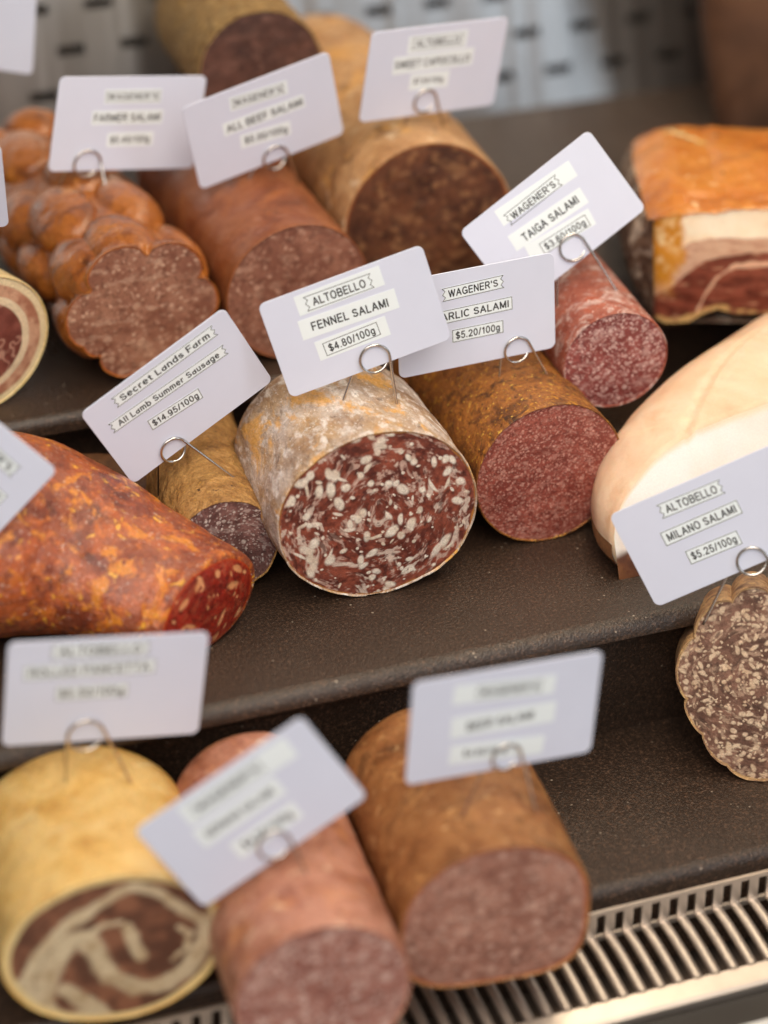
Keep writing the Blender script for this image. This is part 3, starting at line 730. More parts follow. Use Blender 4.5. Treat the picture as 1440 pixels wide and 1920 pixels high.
MIL_TILT = math.radians(14)
def mil_shape(T, S):
    w = T + 0.10 * np.sin(3 * T + 1.0)
    dp = 0.10 - 0.055 * sstep(-np.sin(T), 0.0, 0.6)
    sc = 1.015 - dp + dp * np.abs(np.sin(w * 11 / 2 + 0.9)) ** 0.55
    egg = 1.0 - 0.115 * np.exp(-((T - math.radians(216)) / math.radians(28)) ** 2) - 0.10 * np.exp(-((T - math.radians(325)) / math.radians(28)) ** 2)
    return sc * egg * 0.99
build_log('salami', 'scalloped milano salami with dense cream fat flecks, on the lowest shelf at the right', 'salami', 'milano', C_MILANO,
    chunk_face((98, 66, 52), (144, 104, 86), (226, 198, 168),
               [(260, (0.0010, 0.0026), (0.0008, 0.0015), 1.0), (420, (0.0006, 0.0014), (0.0004, 0.0008), 1.2), (300, (0.0003, 0.0008), (0.0003, 0.0006), 1.5)],
               seed=41, R=0.050, rimc=(196, 158, 108), rimw=0.975, veil=0.55), MEAT_DRY, shape=mil_shape, seed=33, rings=150, nt=546, rim=0.015, wob=0.01, back=0.045, tilt=MIL_TILT)

def panc_paint(P, FR, T):
    F2 = FR + 0.03 * fbm(P, 60, 3, 3)
    red = mix(A(112, 56, 48)[None], A(146, 84, 72)[None], sstep(fbm(P, 90, 3, 9), -0.3, 0.4))
    vein = sstep(np.abs(fbm(P, 70, 3, 12)), 0.06, 0.0)
    col = mix(red, A(206, 160, 140)[None], vein * 0.7)
    cream = A(230, 208, 176)
    col = mix(col, cream[None], sstep(F2, 0.62, 0.64))
    pk = mix(A(172, 116, 92)[None], A(206, 160, 132)[None], sstep(fbm(P, 200, 3, 4), -0.3, 0.3))
    col = mix(col, pk, sstep(F2, 0.725, 0.745))
    col = mix(col, A(236, 216, 176)[None], sstep(F2, 0.885, 0.91))
    return col, sstep(F2, 0.62, 0.64)
build_log('pancetta', 'round pancetta with cream fat rim and dark red centre cut off by the left edge', 'pancetta', 'pancetta', C_PANC, panc_paint, MEAT, seed=36, rings=90, nt=240, rim=0.03)

# ---- chorizo: thick bent sausage swept along a curve
def sweep(path, radii, nt=200, per=16, seed=1, wob=0.02, wrinkle=0.01, back=True):
    """path (k,3) and radii (k,2 -> across, up); Catmull-Rom resample, returns grid of points"""
    path = np.array(path, float); radii = np.array(radii, float)
    D = np.concatenate([path, radii], 1)
    D = np.concatenate([[2 * D[0] - D[1]], D, [2 * D[-1] - D[-2]]])
    out = []
    for i in range(1, len(D) - 2):
        for u in np.linspace(0, 1, per, endpoint=False):
            p0, p1, p2, p3 = D[i - 1:i + 3]
            out.append(0.5 * ((2 * p1) + (-p0 + p2) * u + (2 * p0 - 5 * p1 + 4 * p2 - p3) * u * u + (-p0 + 3 * p1 - 3 * p2 + p3) * u ** 3))
    out.append(D[-2])
    out = np.array(out)
    P, R = out[:, :3], out[:, 3:]
    tan = np.gradient(P, axis=0); tan[:, 2] = 0; tan /= np.linalg.norm(tan, axis=1)[:, None]
    side = np.stack([tan[:, 1], -tan[:, 0], np.zeros(len(P))], 1)
    th = np.linspace(0, 2 * PI, nt, endpoint=False)
    return th, P, R, tan, side

def chorizo():
    # local origin: the first station on the shelf
    ox, oy = CHORIZO[0][0], CHORIZO[0][1]
    root = thing('chorizo', 'thick paprika red curved sausage flecked with orange at the left of the middle shelf', 'sausage', (ox, oy, 0))
    path = [(x - ox, y - oy, rz) for x, y, rz, rx in CHORIZO]
    rad = [(rx, rz) for x, y, rz, rx in CHORIZO]
    th, P, R, tan, side = sweep(path, rad)
    n, nt = len(P), len(th)
    k = np.ones(n)
    lip = np.array([0.92, 0.97, 0.99])
    k[:3] = lip
    e = np.linspace(0, 1, 14); k[-14:] = np.sqrt(np.maximum(1 - e ** 2, 0.002))
    P = P.copy(); P[0] = P[1] - tan[1] * 0.0005
    c, s = np.cos(th), np.sin(th)
    G = P[:, None, :] + side[:, None, :] * (R[:, 0] * k)[:, None, None] * c[None, :, None] + np.array([0, 0, 1.0])[None, None] * (R[:, 1] * k)[:, None, None] * s[None, :, None]
    flat = G.reshape(-1, 3)
    nd = 0.0016 * fbm(flat, 28, 2, 5) + 0.0007 * fbm(flat, 110, 3, 6)
    ax = np.repeat(P, nt, 0); dr = flat - ax; dr /= np.linalg.norm(dr, axis=1)[:, None] + 1e-9
    flat = flat + dr * nd[:, None]
    flat[:, 2] = np.maximum(flat[:, 2], 0.0006)
    F = [tuple(f) for f in grid_faces(n, nt)]
    F.append(tuple(range((n - 1) * nt, n * nt)))
    mesh('skin', flat, F, C_CHORIZO, root)
    edge = flat[:nt]
    rings = 50
    fr = np.linspace(0, 1, rings + 1) ** 0.8
    cc = edge.mean(0)
    Q = cc + (edge - cc)[None] * fr[:, None, None]
    Q = Q.reshape(-1, 3)
    FR = np.repeat(fr, nt)
    uv = np.stack([(Q - cc) @ side[0], Q[:, 2] - cc[2]], 1)
    Q = Q - tan[0] * (0.0035 * (1 - FR ** 2) + 0.0006 * fbm(uv, 180, 3, 4) * (1 - FR ** 6))[:, None]
    pt = chunk_face((112, 22, 12), (160, 44, 26), (226, 160, 112), [(14, (0.002, 0.005), (0.0012, 0.0022), 1.0), (30, (0.0006, 0.0018), (0.0005, 0.001), 1.2)], seed=61, R=0.030,
                    rimc=(176, 62, 26), rimw=0.95, veil=0.15)
    col, fat = pt(uv, FR, np.tile(th, rings + 1))
    mesh('cut_face', Q, grid_faces(rings + 1, nt), MEAT_WET, root, col=np.concatenate([np.clip(col, 0, 1), fat[:, None]], 1))
chorizo()

# ---- small dark sausage tip lying behind the lamb sausage
def dark_tip():
    root = thing('sausage', 'small dark brown sausage end half hidden behind the lamb sausage card', 'sausage', (0.318, 1.19, 0), 0.9)
    V, F = [], []
    nt, nr = 40, 24
    for i in range(nr):
        a = i / (nr - 1) * PI
        for j in range(nt):
            t = 2 * PI * j / nt
            V.append((0.0185 * math.sin(a) ** 0.7 * math.cos(t), -0.05 * math.cos(a), 0.0185 + 0.0185 * math.sin(a) ** 0.7 * math.sin(t)))
    mesh('skin', V, grid_faces(nr, nt)[:, ::-1], C_DARK, root)
dark_tip()

# ---- cured ham slab with orange rind
HD = 0.140                       # depth of the block
def ham():
    root = thing('cured_ham', 'block of cured ham with orange rind, thick white fat and dark red layered meat', 'ham', (*HAM_O, 0.05), HAM_ROT)
    ox, oz = 0.0, 0.05
    def xz(L): return np.array([(a - ox, max(b, 0.0512) - oz) for a, b in L])
    top, bot = xz(HAM_TOP), xz(HAM_BOT)
    b1, b2, hs, hl = [np.array([(a - ox, b - oz) for a, b in L]) for L in (HAM_B1, HAM_B2, HAM_S, HAM_L)]
    xmax = 0.135
    # front face as an (x, v) net between the lower and upper outline
    nx, nv = 230, 130
    xs0 = np.linspace(0, 1, nx)
    zl = lambda x, L: np.interp(x, L[:, 0], L[:, 1])
    x = -0.0012 + xs0 * (xmax + 0.0012)
    T_ = zl(x, top); B_ = zl(np.maximum(x, 0.0028), bot)
    # rounded left end
    v = np.linspace(0, 1, nv)
    X = np.repeat(x[None], nv, 0); 
    Z = B_[None] + (T_ - B_)[None] * v[:, None]
    X = X + 0.0036 * (1 - v[:, None]) * np.exp(-xs0[None] * 14)
    P = np.stack([X.ravel(), Z.ravel()], 1)
    Y = -0.0010 * np.sin(np.clip(v, 0, 1) * PI)[:, None] - 0.0007 * fbm(P, 90, 3, 5).reshape(nv, nx) + 0.003 * np.exp(-xs0 * 40)[None]
    px, pz = P[:, 0], P[:, 1]
    wz = pz + 0.0011 * fbm(P, 130, 3, 2)
    d1 = wz - zl(px, b1); d2 = wz - zl(px, b2)
    meatc = mix(A(98, 42, 30)[None], A(140, 72, 54)[None], sstep(fbm(P * [1, 2.2], 120, 4, 8), -0.35, 0.35))
    streak = sstep(fbm(P * [0.6, 4.0], 170, 3, 22), 0.32, 0.55)
    col = mix(meatc, A(214, 164, 130)[None], streak * 0.55)
    fat2 = mix(A(214, 176, 148)[None], A(196, 150, 124)[None], sstep(fbm(P * [1, 3], 150, 3, 13), -0.3, 0.4))
    col = mix(col, fat2, sstep(d2, -0.0006, 0.0006))
    fat1 = mix(A(255, 238, 212)[None], A(246, 216, 178)[None], sstep(fbm(P, 60, 3, 14), -0.3, 0.5))
    col = mix(col, fat1, sstep(d1, -0.0007, 0.0007))
    ds = np.abs(wz - zl(px, hs)) - 0.0011 * fbm(P, 160, 3, 41) + 0.0012 * sstep(fbm(P, 70, 2, 42), 0.1, 0.4); ok = px > hs[0, 0]
    col = mix(col, A(222, 176, 146)[None], sstep(ds, 0.0022, 0.0009) * ok * (wz < zl(px, b2)))
    lob = wz - zl(px, hl) + 0.0030 * fbm(P, 120, 3, 43) + 0.0012
    col = mix(col, mix(A(214, 172, 112)[None], A(150, 96, 66)[None], sstep(fbm(P, 260, 3, 3), -0.1, 0.4)), sstep(lob, 0.0006, -0.0010))
    yl = sstep(px + 0.008 * fbm(P, 110, 4, 6) - 0.10 * np.clip(pz - 0.03, -1, 1), 0.0165, 0.0115) * sstep(pz, 0.014, 0.030)
    yel = mix(A(206, 138, 44)[None], A(238, 206, 152)[None], sstep(fbm(P, 190, 4, 7), -0.15, 0.45))
    col = mix(col, yel, yl)
    fat = sstep(d2, -0.0006, 0.0006)
    V = np.stack([X.ravel(), Y.ravel(), Z.ravel()], 1)
    mesh('cut_face', V, grid_faces(nv, nx, False), FATM, root, smooth=True, col=np.concatenate([np.clip(col, 0, 1), fat[:, None]], 1))
    # rind on top: from the fat edge back
    ny = 60
    yy = np.linspace(0, 1, ny)
    topz = T_
    XX = np.repeat(x[None], ny, 0); YY = np.repeat((yy * HD)[:, None], nx, 1)
    ZZ = topz[None] + 0.0
    Pxy = np.stack([XX.ravel(), YY.ravel()], 1)
    dome = 0.005 * np.sin(np.clip(yy * 1.1, 0, 1) * PI)[:, None] + 0.0034 * fbm(Pxy, 30, 3, 3).reshape(ny, nx)
    ridge = -0.006 * sstep(YY, 0.09, 0.14) * sstep(XX, 0.025, 0.085)
    ZZ = ZZ + dome * sstep(YY, 0, 0.02) + ridge
    le = np.exp(-xs0 * 16)[None]
    ZZ = ZZ - 0.004 * le * le * sstep(YY, 0.0, 0.01) 
    be = np.clip((yy - 0.84) / 0.16, 0, 1)[:, None]
    ZZ = ZZ - 0.020 * (1 - np.sqrt(np.maximum(1 - be ** 2, 0)))
    XX = XX - (0.001 + 0.006 * np.sin(yy * PI * 0.9)[:, None]) * le * sstep(YY, 0, 0.01)
    # crease line across the rind
    cl = np.abs((YY - 0.116) + (XX - 0.008) * 1.25); seg = (XX > 0.004) & (XX < 0.036)
    ZZ = ZZ + np.where(seg, 0.0012 * np.exp(-(cl / 0.0012) ** 2), 0)
    V = np.stack([XX.ravel(), YY.ravel(), ZZ.ravel() + 0.0003], 1)
    V[:nx, 1] = -0.0012
    V[:nx, 2] -= 0.0004 + 0.0022 * np.maximum(0, fbm(Pxy[:nx], 210, 4, 31)) + 0.0012 * sstep(fbm(Pxy[:nx], 60, 2, 32), 0.0, 0.4)
    mesh('rind', V, grid_faces(ny, nx, False), C_RIND, root)
    cr = []
    cf = []
    for i, q in enumerate(np.linspace(0, 1, 30)):
        xx = 0.003 + 0.030 * q; yv = 0.116 - 1.25 * (xx - 0.008)
        ii = int(np.argmin(np.abs(x - xx))); jj = int(np.argmin(np.abs(yy * HD - yv)))
        zz = ZZ[jj, ii] + 0.0005
        w = 0.0009 * (0.4 + math.sin(q * PI)) * (1 + 0.5 * math.sin(q * 37))
        cr += [(xx - w, yv - w * .8, zz), (xx, yv, zz + 0.0006), (xx + w, yv + w * .8, zz)]
        if i:
            o = (i - 1) * 3
            cf += [(o, o + 1, o + 4, o + 3), (o + 1, o + 2, o + 5, o + 4)]
    mesh('rind_crack', cr, cf, C_PANC, root)
    # left side and underside
    nz = 50
    vv = np.linspace(0, 1, nz)
    L_top = np.stack([XX[:, 0], YY[:, 0], ZZ[:, 0]], 1)
    S = np.zeros((ny, nz, 3))
    bz = B_[0]
    for i in range(ny):
        t = L_top[i]
        z = bz + (t[2] - bz) * vv
        bul = 0.010 * np.sin(vv * PI) ** 0.8 * min(1.0, yy[i] * 8)
        S[i, :, 0] = t[0] - bul + 0.0034 * (1 - vv); S[i, :, 1] = t[1]; S[i, :, 2] = z
    flat = S.reshape(-1, 3)
    flat[:, 0] += 0.0016 * fbm(flat, 90, 4, 9) * np.repeat(np.minimum(1, yy * 10), nz) * np.tile(np.sin(vv * PI), ny)
    mesh('side_skin', flat, grid_faces(ny, nz, False), C_HAMSIDE, root)
    # closing back, right and underside
    y1 = HD
    zb = [(x[i], y1, ZZ[-1, i] + 0.0003) for i in range(0, nx, 23)]
    vb = zb + [(q[0], y1, 0.0012) for q in zb]
    k = len(zb)
    fb = [(i, i + 1, k + i + 1, k + i) for i in range(k - 1)]
    o = len(vb)
    vb += [(0.003, 0.002, 0.0012), (xmax, 0.002, 0.0012), (xmax, y1, 0.0012), (0.003, y1, 0.0012), (xmax, 0.0, T_[-1]), (xmax, y1, ZZ[-1, -1])]
    fb += [(o, o + 1, o + 2, o + 3), (o + 1, o + 4, o + 5, o + 2)]
    mesh('underside', vb, fb, C_HAMSIDE, root, smooth=False)
ham()

# ---- pale fat-covered jowl
def jowl():
    root = thing('cured_jowl', 'big pale peach lump of fat-covered cured pork on the middle shelf at the right', 'pork', (0.67, 1.05, 0))
    ys = np.array([0.0, 0.012, 0.03, 0.05, 0.075, 0.10, 0.12, 0.138, 0.150])
    axs = np.array([0.145, 0.1475, 0.143, 0.130, 0.105, 0.080, 0.056, 0.034, 0.012])
    hs = np.array([0.071, 0.0755, 0.0785, 0.081, 0.082, 0.080, 0.073, 0.056, 0.030])
    n = 90; nt = 160
    yq = np.concatenate([np.linspace(0, 0.11, n - 30), 0.11 + 0.04 * np.sin(np.linspace(0, 1, 31)[1:] * PI / 2)])
    def cub(q, v):
        return np.interp(q, ys, v)
    def smooth(v): 
        w = np.pad(v, 4, 'edge'); return np.convolve(w, np.ones(9) / 9, 'valid')
    ax = smooth(cub(yq, axs)); h = smooth(cub(yq, hs))
    th = np.linspace(0, PI, nt)
    p = 2.5
    c, s = np.cos(th), np.sin(th)
    rr = 1 / (np.abs(c) ** p + np.abs(s) ** p) ** (1 / p)
    cx = 0.03 * sstep(yq, 0.05, 0.15)
    X = ax[:, None] * (rr * c)[None] + cx[:, None]
    # the flank curls under at the shelf
    X = X * (1 - 0.07 * np.exp(-(s[None] * h[:, None] / 0.010)))
    Z = h[:, None] * (rr * s)[None]
    Y = np.repeat(yq[:, None], nt, 1)
    Y = Y + 0.42 * Z * (1 - sstep(Y, 0.0, 0.11))
    V = np.stack([X.ravel(), Y.ravel(), Z.ravel()], 1)
    # seam of the rind and small dents
    d = 0.0018 * fbm(V, 22, 2, 4) + 0.0006 * fbm(V, 70, 3, 7)
    V[:, 2] += d * sstep(V[:, 2], 0, 0.02)
    cr = V[:, 0] - (-0.118 + 0.75 * V[:, 1] + 5.0 * V[:, 1] ** 2 + 0.003 * np.sin(V[:, 1] * 70))
    V[:, 2] += (0.0014 * np.exp(-((cr - 0.002) / 0.002) ** 2) - 0.0016 * np.exp(-((cr + 0.002) / 0.0016) ** 2)) * sstep(V[:, 2], 0.02, 0.05)
    V[:, 0] -= d * (V[:, 2] < 0.06)
    V[:, 2] = np.maximum(V[:, 2], 0.0006)
    G = V.reshape(n, nt, 3)
    lip = G[:1].copy(); lip[..., 0] *= 0.99; lip[..., 2] *= 0.985; lip[..., 1] = lip[..., 1] - 0.0016
    G = np.concatenate([lip, G]); 
    mesh('skin', G.reshape(-1, 3), list(map(tuple, grid_faces(n + 1, nt, False))) + [tuple(range(n * nt, (n + 1) * nt))], C_LARD, root)
    nv = 60
    fr = np.linspace(0, 1, nv)
    base = np.stack([lip[0, :, 0], np.zeros(nt), np.zeros(nt)], 1)
    e = lip[0]
    F_ = np.stack([np.repeat(e[None, :, 0], nv, 0), lip[0, :, 1][None] * fr[:, None] - 0.0016 * (1 - fr[:, None]), e[None, :, 2] * fr[:, None]], -1).reshape(-1, 3)
    P = F_[:, [0, 2]]
    F_[:, 1] -= 0.0008 * fbm(P, 40, 3, 5) * (1 - np.repeat(fr, nt) ** 6)
    fatc = mix(A(246, 240, 234)[None], A(240, 224, 210)[None], sstep(fbm(P, 30, 3, 3), -0.3, 0.5))
    rimd = sstep(np.tile(1, len(P)) * (np.repeat(fr, nt)), 0.93, 1.0)
    col = mix(fatc, A(240, 208, 164)[None], rimd * 0.7)
    low = sstep(P[:, 1] + 0.004 * fbm(P, 80, 3, 6), 0.014, 0.010)
    m_ = mix(A(96, 52, 24)[None], A(140, 86, 46)[None], sstep(fbm(P, 140, 3, 8), -0.3, 0.4))
    col = mix(col, m_, low)
    mesh('cut_face', F_, grid_faces(nv, nt, False)[:, ::-1], FATM, root, col=np.concatenate([np.clip(col, 0, 1), (1 - low)[:, None]], 1))
    # strip of dark lean meat along the base of the flank
    K = 24
    Vb = []
    for i in range(0, 46):
        for k in range(K):
            u = k / (K - 1)
            j = nt - 1 - int(round(u * 11))
            g = G[i + 1, j]
            Vb.append((g[0] - 0.0012 * math.sin(u * PI), g[1] - (0.0014 if i == 0 else 0), max(g[2], 0.0008)))
    mesh('lean_edge', Vb, grid_faces(46, K, False), C_DARK, root)
jowl()

# ---- made-up dark shape at the back right standing in for a brown reflection
def back_reflection():
    root = thing('cured_ham', 'dark brown shape standing in for a reflection in the back panel, upper right', 'ham', (0.872, 1.470, 0.05))
    V = []
    nt, nr = 90, 60
    for i in range(nr):
        u = i / (nr - 1)
        r = 0.088 * (0.80 + 0.24 * math.sin(min(1, u * 1.6) * PI * 0.5 + 0.35)) * math.sqrt(max(1 - max(0, (u - 0.8) / 0.2) ** 2, 0.001))
        for j in range(nt):
            t = 2 * PI * j / nt
            V.append((r * 1.0 * math.cos(t) + 0.004 * math.sin(3 * t + u * 4), r * 0.55 * math.sin(t), u * 0.26 + 0.0005))
    mesh('skin', V, list(map(tuple, grid_faces(nr, nt))) + [tuple(range((nr - 1) * nt, nr * nt))], C_REFLECTION, root)
back_reflection()

# ================================================================= PRICE CARDS
def _arc(cx, cy, rx, ry, a0, a1, n=14):
    return [(cx + rx * math.cos(math.radians(a0 + (a1 - a0) * i / n)), cy + ry * math.sin(math.radians(a0 + (a1 - a0) * i / n))) for i in range(n + 1)]
def _bowl(x0, x1, y0, y1):          # right-hand bowl of B, D, P, R
    r = (y1 - y0) / 2
    return [(x0, y1), (x1 - r, y1)] + _arc(x1 - r, (y0 + y1) / 2, r, r, 90, -90) + [(x0, y0)]
_SS = _arc(.33, .735, .27, .215, 25, 180, 10) + [(.07, .68), (.16, .56), (.36, .50), (.54, .44), (.62, .33)] + _arc(.345, .265, .285, .215, 0, -160, 10)
GLYPH = {
 'A': (.72, [[(0, 0), (.36, 1), (.72, 0)], [(.13, .34), (.59, .34)]]),
 'B': (.66, [[(.04, 0), (.04, 1)], _bowl(.04, .60, .52, 1), _bowl(.04, .66, 0, .52)]),
 'C': (.70, [_arc(.38, .5, .36, .5, 48, 312, 22)]),
 'D': (.70, [[(.04, 0), (.04, 1), (.28, 1)] + _arc(.28, .5, .42, .5, 90, -90) + [(.04, 0)]]),
 'E': (.60, [[(.60, 1), (.04, 1), (.04, 0), (.60, 0)], [(.04, .52), (.55, .52)]]),
 'F': (.56, [[(.56, 1), (.04, 1), (.04, 0)], [(.04, .50), (.50, .50)]]),
 'G': (.74, [_arc(.38, .5, .36, .5, 45, 330, 22) + [(.71, .42)], [(.42, .46), (.72, .46), (.72, .05)]]),
 'H': (.68, [[(.04, 0), (.04, 1)], [(.64, 0), (.64, 1)], [(.04, .52), (.64, .52)]]),
 'I': (.10, [[(.05, 0), (.05, 1)]]),
 'K': (.68, [[(.04, 0), (.04, 1)], [(.64, 1), (.04, .36)], [(.24, .58), (.68, 0)]]),
 'L': (.54, [[(.04, 1), (.04, 0), (.54, 0)]]),
 'M': (.80, [[(.04, 0), (.04, 1), (.40, .08), (.76, 1), (.76, 0)]]),
 'N': (.68, [[(.04, 0), (.04, 1), (.64, 0), (.64, 1)]]),
 'O': (.76, [_arc(.38, .5, .36, .5, 0, 360, 28)]),
 'P': (.62, [[(.04, 0), (.04, 1)], _bowl(.04, .62, .46, 1)]),
 'R': (.68, [[(.04, 0), (.04, 1)], _bowl(.04, .63, .48, 1), [(.36, .48), (.66, 0)]]),
 'S': (.66, [_SS]),
 'T': (.64, [[(0, 1), (.64, 1)], [(.32, 1), (.32, 0)]]),
 'U': (.68, [[(.04, 1), (.04, .32)] + _arc(.34, .32, .30, .32, 180, 360) + [(.64, 1)]]),
 'W': (.98, [[(0, 1), (.25, 0), (.49, 1), (.73, 0), (.98, 1)]]),
 "'": (.10, [[(.05, 1), (.05, .72)]]),
 '.': (.12, [[(.06, -.01), (.06, .05)]]),
 '/': (.30, [[(0, -.02), (.30, 1.02)]]),
 '$': (.64, [_SS, [(.34, 1.12), (.34, -.12)]]),
 '0': (.60, [_arc(.30, .5, .27, .5, 0, 360, 26)]),
 '1': (.40, [[(.06, .74), (.28, .98), (.28, 0)]]),
 '2': (.60, [_arc(.30, .70, .26, .28, 165, -30, 14) + [(.04, 0), (.60, 0)]]),
 '3': (.60, [_arc(.29, .74, .24, .25, 160, -90, 12) + _arc(.29, .255, .28, .255, 90, -160, 14)]),
 '4': (.62, [[(.46, 0), (.46, 1), (.02, .27), (.62, .27)]]),
 '5': (.60, [[(.54, 1), (.13, 1), (.07, .52)] + _arc(.29, .31, .27, .31, 130, -155, 16)]),
 '7': (.58, [[(.02, 1), (.57, 1), (.22, 0)]]),
 '8': (.60, [_arc(.30, .75, .22, .25, 0, 360, 20), _arc(.30, .255, .27, .255, 0, 360, 22)]),
 '9': (.60, [_arc(.30, .67, .26, .32, 0, 360, 22), [(.56, .67)] + _arc(.28, .30, .28, .30, 0, -140, 10)]),
 'a': (.54, [_arc(.26, .25, .23, .25, 0, 360, 18), [(.50, .68), (.50, 0)]]),
 'b': (.56, [[(.04, 1), (.04, 0)], _arc(.30, .34, .25, .34, 0, 360, 18)]),
 'c': (.52, [_arc(.28, .34, .25, .34, 50, 310, 16)]),
 'd': (.56, [[(.52, 1), (.52, 0)], _arc(.27, .34, .25, .34, 0, 360, 18)]),
 'e': (.56, [[(.03, .36), (.53, .36)] + _arc(.28, .34, .25, .34, 5, 310, 18)]),
 'g': (.56, [_arc(.27, .36, .24, .33, 0, 360, 18), [(.51, .69), (.51, -.06)] + _arc(.27, -.06, .24, .21, 0, -150, 10)]),
 'l': (.10, [[(.05, 0), (.05, 1)]]),
 'm': (.82, [[(.04, 0), (.04, .68)], [(.04, .45)] + _arc(.22, .46, .18, .21, 180, 0, 10) + [(.40, 0)], [(.40, .45)] + _arc(.59, .46, .19, .21, 180, 0, 10) + [(.78, 0)]]),
 'n': (.54, [[(.04, 0), (.04, .68)], [(.04, .42)] + _arc(.27, .44, .23, .23, 180, 0, 12) + [(.50, 0)]]),
 'r': (.34, [[(.04, 0), (.04, .68)], [(.04, .42)] + _arc(.28, .42, .24, .25, 180, 80, 8)]),
 's': (.50, [[(x * .76, y * .68) for x, y in _SS]]),
 't': (.34, [[(.16, .90), (.16, .14), (.22, .03), (.33, .02)], [(0, .66), (.33, .66)]]),
 'u': (.54, [[(.04, .68), (.04, .25)] + _arc(.27, .25, .23, .25, 180, 360, 12) + [(.50, .68)], [(.50, .30), (.50, 0)]]),
}
def text_mesh(body, wt=0.19, space=0.27):
    """flat letters, cap height 1: thick poly-lines with round joints"""
    V, F = [], []
    x = 0.0
    cnt = 0
    for ch in body:
        if ch == ' ':
            x += 0.42; continue
        wd, lines = GLYPH[ch]
        for ln in lines:
            for (p, q) in zip(ln[:-1], ln[1:]):
                p = np.array([p[0] + x, p[1]]); q = np.array([q[0] + x, q[1]])
                d = q - p; L = np.linalg.norm(d)
                if L < 1e-6: continue
                d /= L; n_ = np.array([-d[1], d[0]]) * wt / 2
                e = d * wt * 0.30
                o = len(V)
                V += [tuple(p - n_ - e), tuple(q - n_ + e), tuple(q + n_ + e), tuple(p + n_ - e)]
                F.append((o, o + 1, o + 2, o + 3)); cnt += 1
        x += wd + space
    return np.array(V), F

def stroke(pts, w, z):
    V, F = [], []
    n = len(pts)
    for i in range(n):
        a = np.array(pts[i]); b = np.array(pts[(i + 1) % n])
        d = b - a; L = np.linalg.norm(d); d /= L
        nrm = np.array([-d[1], d[0]]) * w / 2
        a = a - d * w / 2; b = b + d * w / 2
        o = len(V); zz = z + (i % 2) * 0.00001
        V += [(*(a - nrm), zz), (*(b - nrm), zz), (*(b + nrm), zz), (*(a + nrm), zz)]
        F.append((o, o + 1, o + 2, o + 3))
    return V, F

def ribbon(w, h):
    d = 0.0014
    x = w / 2; y = h / 2
    return [(-x, -y), (x, -y), (x - d, -y / 2), (x, 0), (x - d, y / 2), (x, y), (-x, y), (-x + d, y / 2), (-x, 0), (-x + d, -y / 2)]

def place2(pts, c, ang):
    ca, sa = math.cos(ang), math.sin(ang)
    return [(c[0] + p[0] * ca - p[1] * sa, c[1] + p[0] * sa + p[1] * ca) for p in pts]

def wire_tube(pts, r=0.00072, nt=10):
    P = np.array(pts, float)
    tan = np.gradient(P, axis=0); tan /= np.linalg.norm(tan, axis=1)[:, None]
    V = []
    n = np.cross(tan[0], [0, 0, 1.0]); 
    if np.linalg.norm(n) < 1e-3: n = np.cross(tan[0], [1.0, 0, 0])
    n /= np.linalg.norm(n)
    for i in range(len(P)):
        n = n - tan[i] * (n @ tan[i]); n /= np.linalg.norm(n)
        b = np.cross(tan[i], n)
        for k in range(nt):
            a = 2 * PI * k / nt
            V.append(P[i] + r * (n * math.cos(a) + b * math.sin(a)))
    F = [tuple(f) for f in grid_faces(len(P), nt)]
    F += [tuple(range(nt))[::-1], tuple(range((len(P) - 1) * nt, len(P) * nt))]
    return V, F

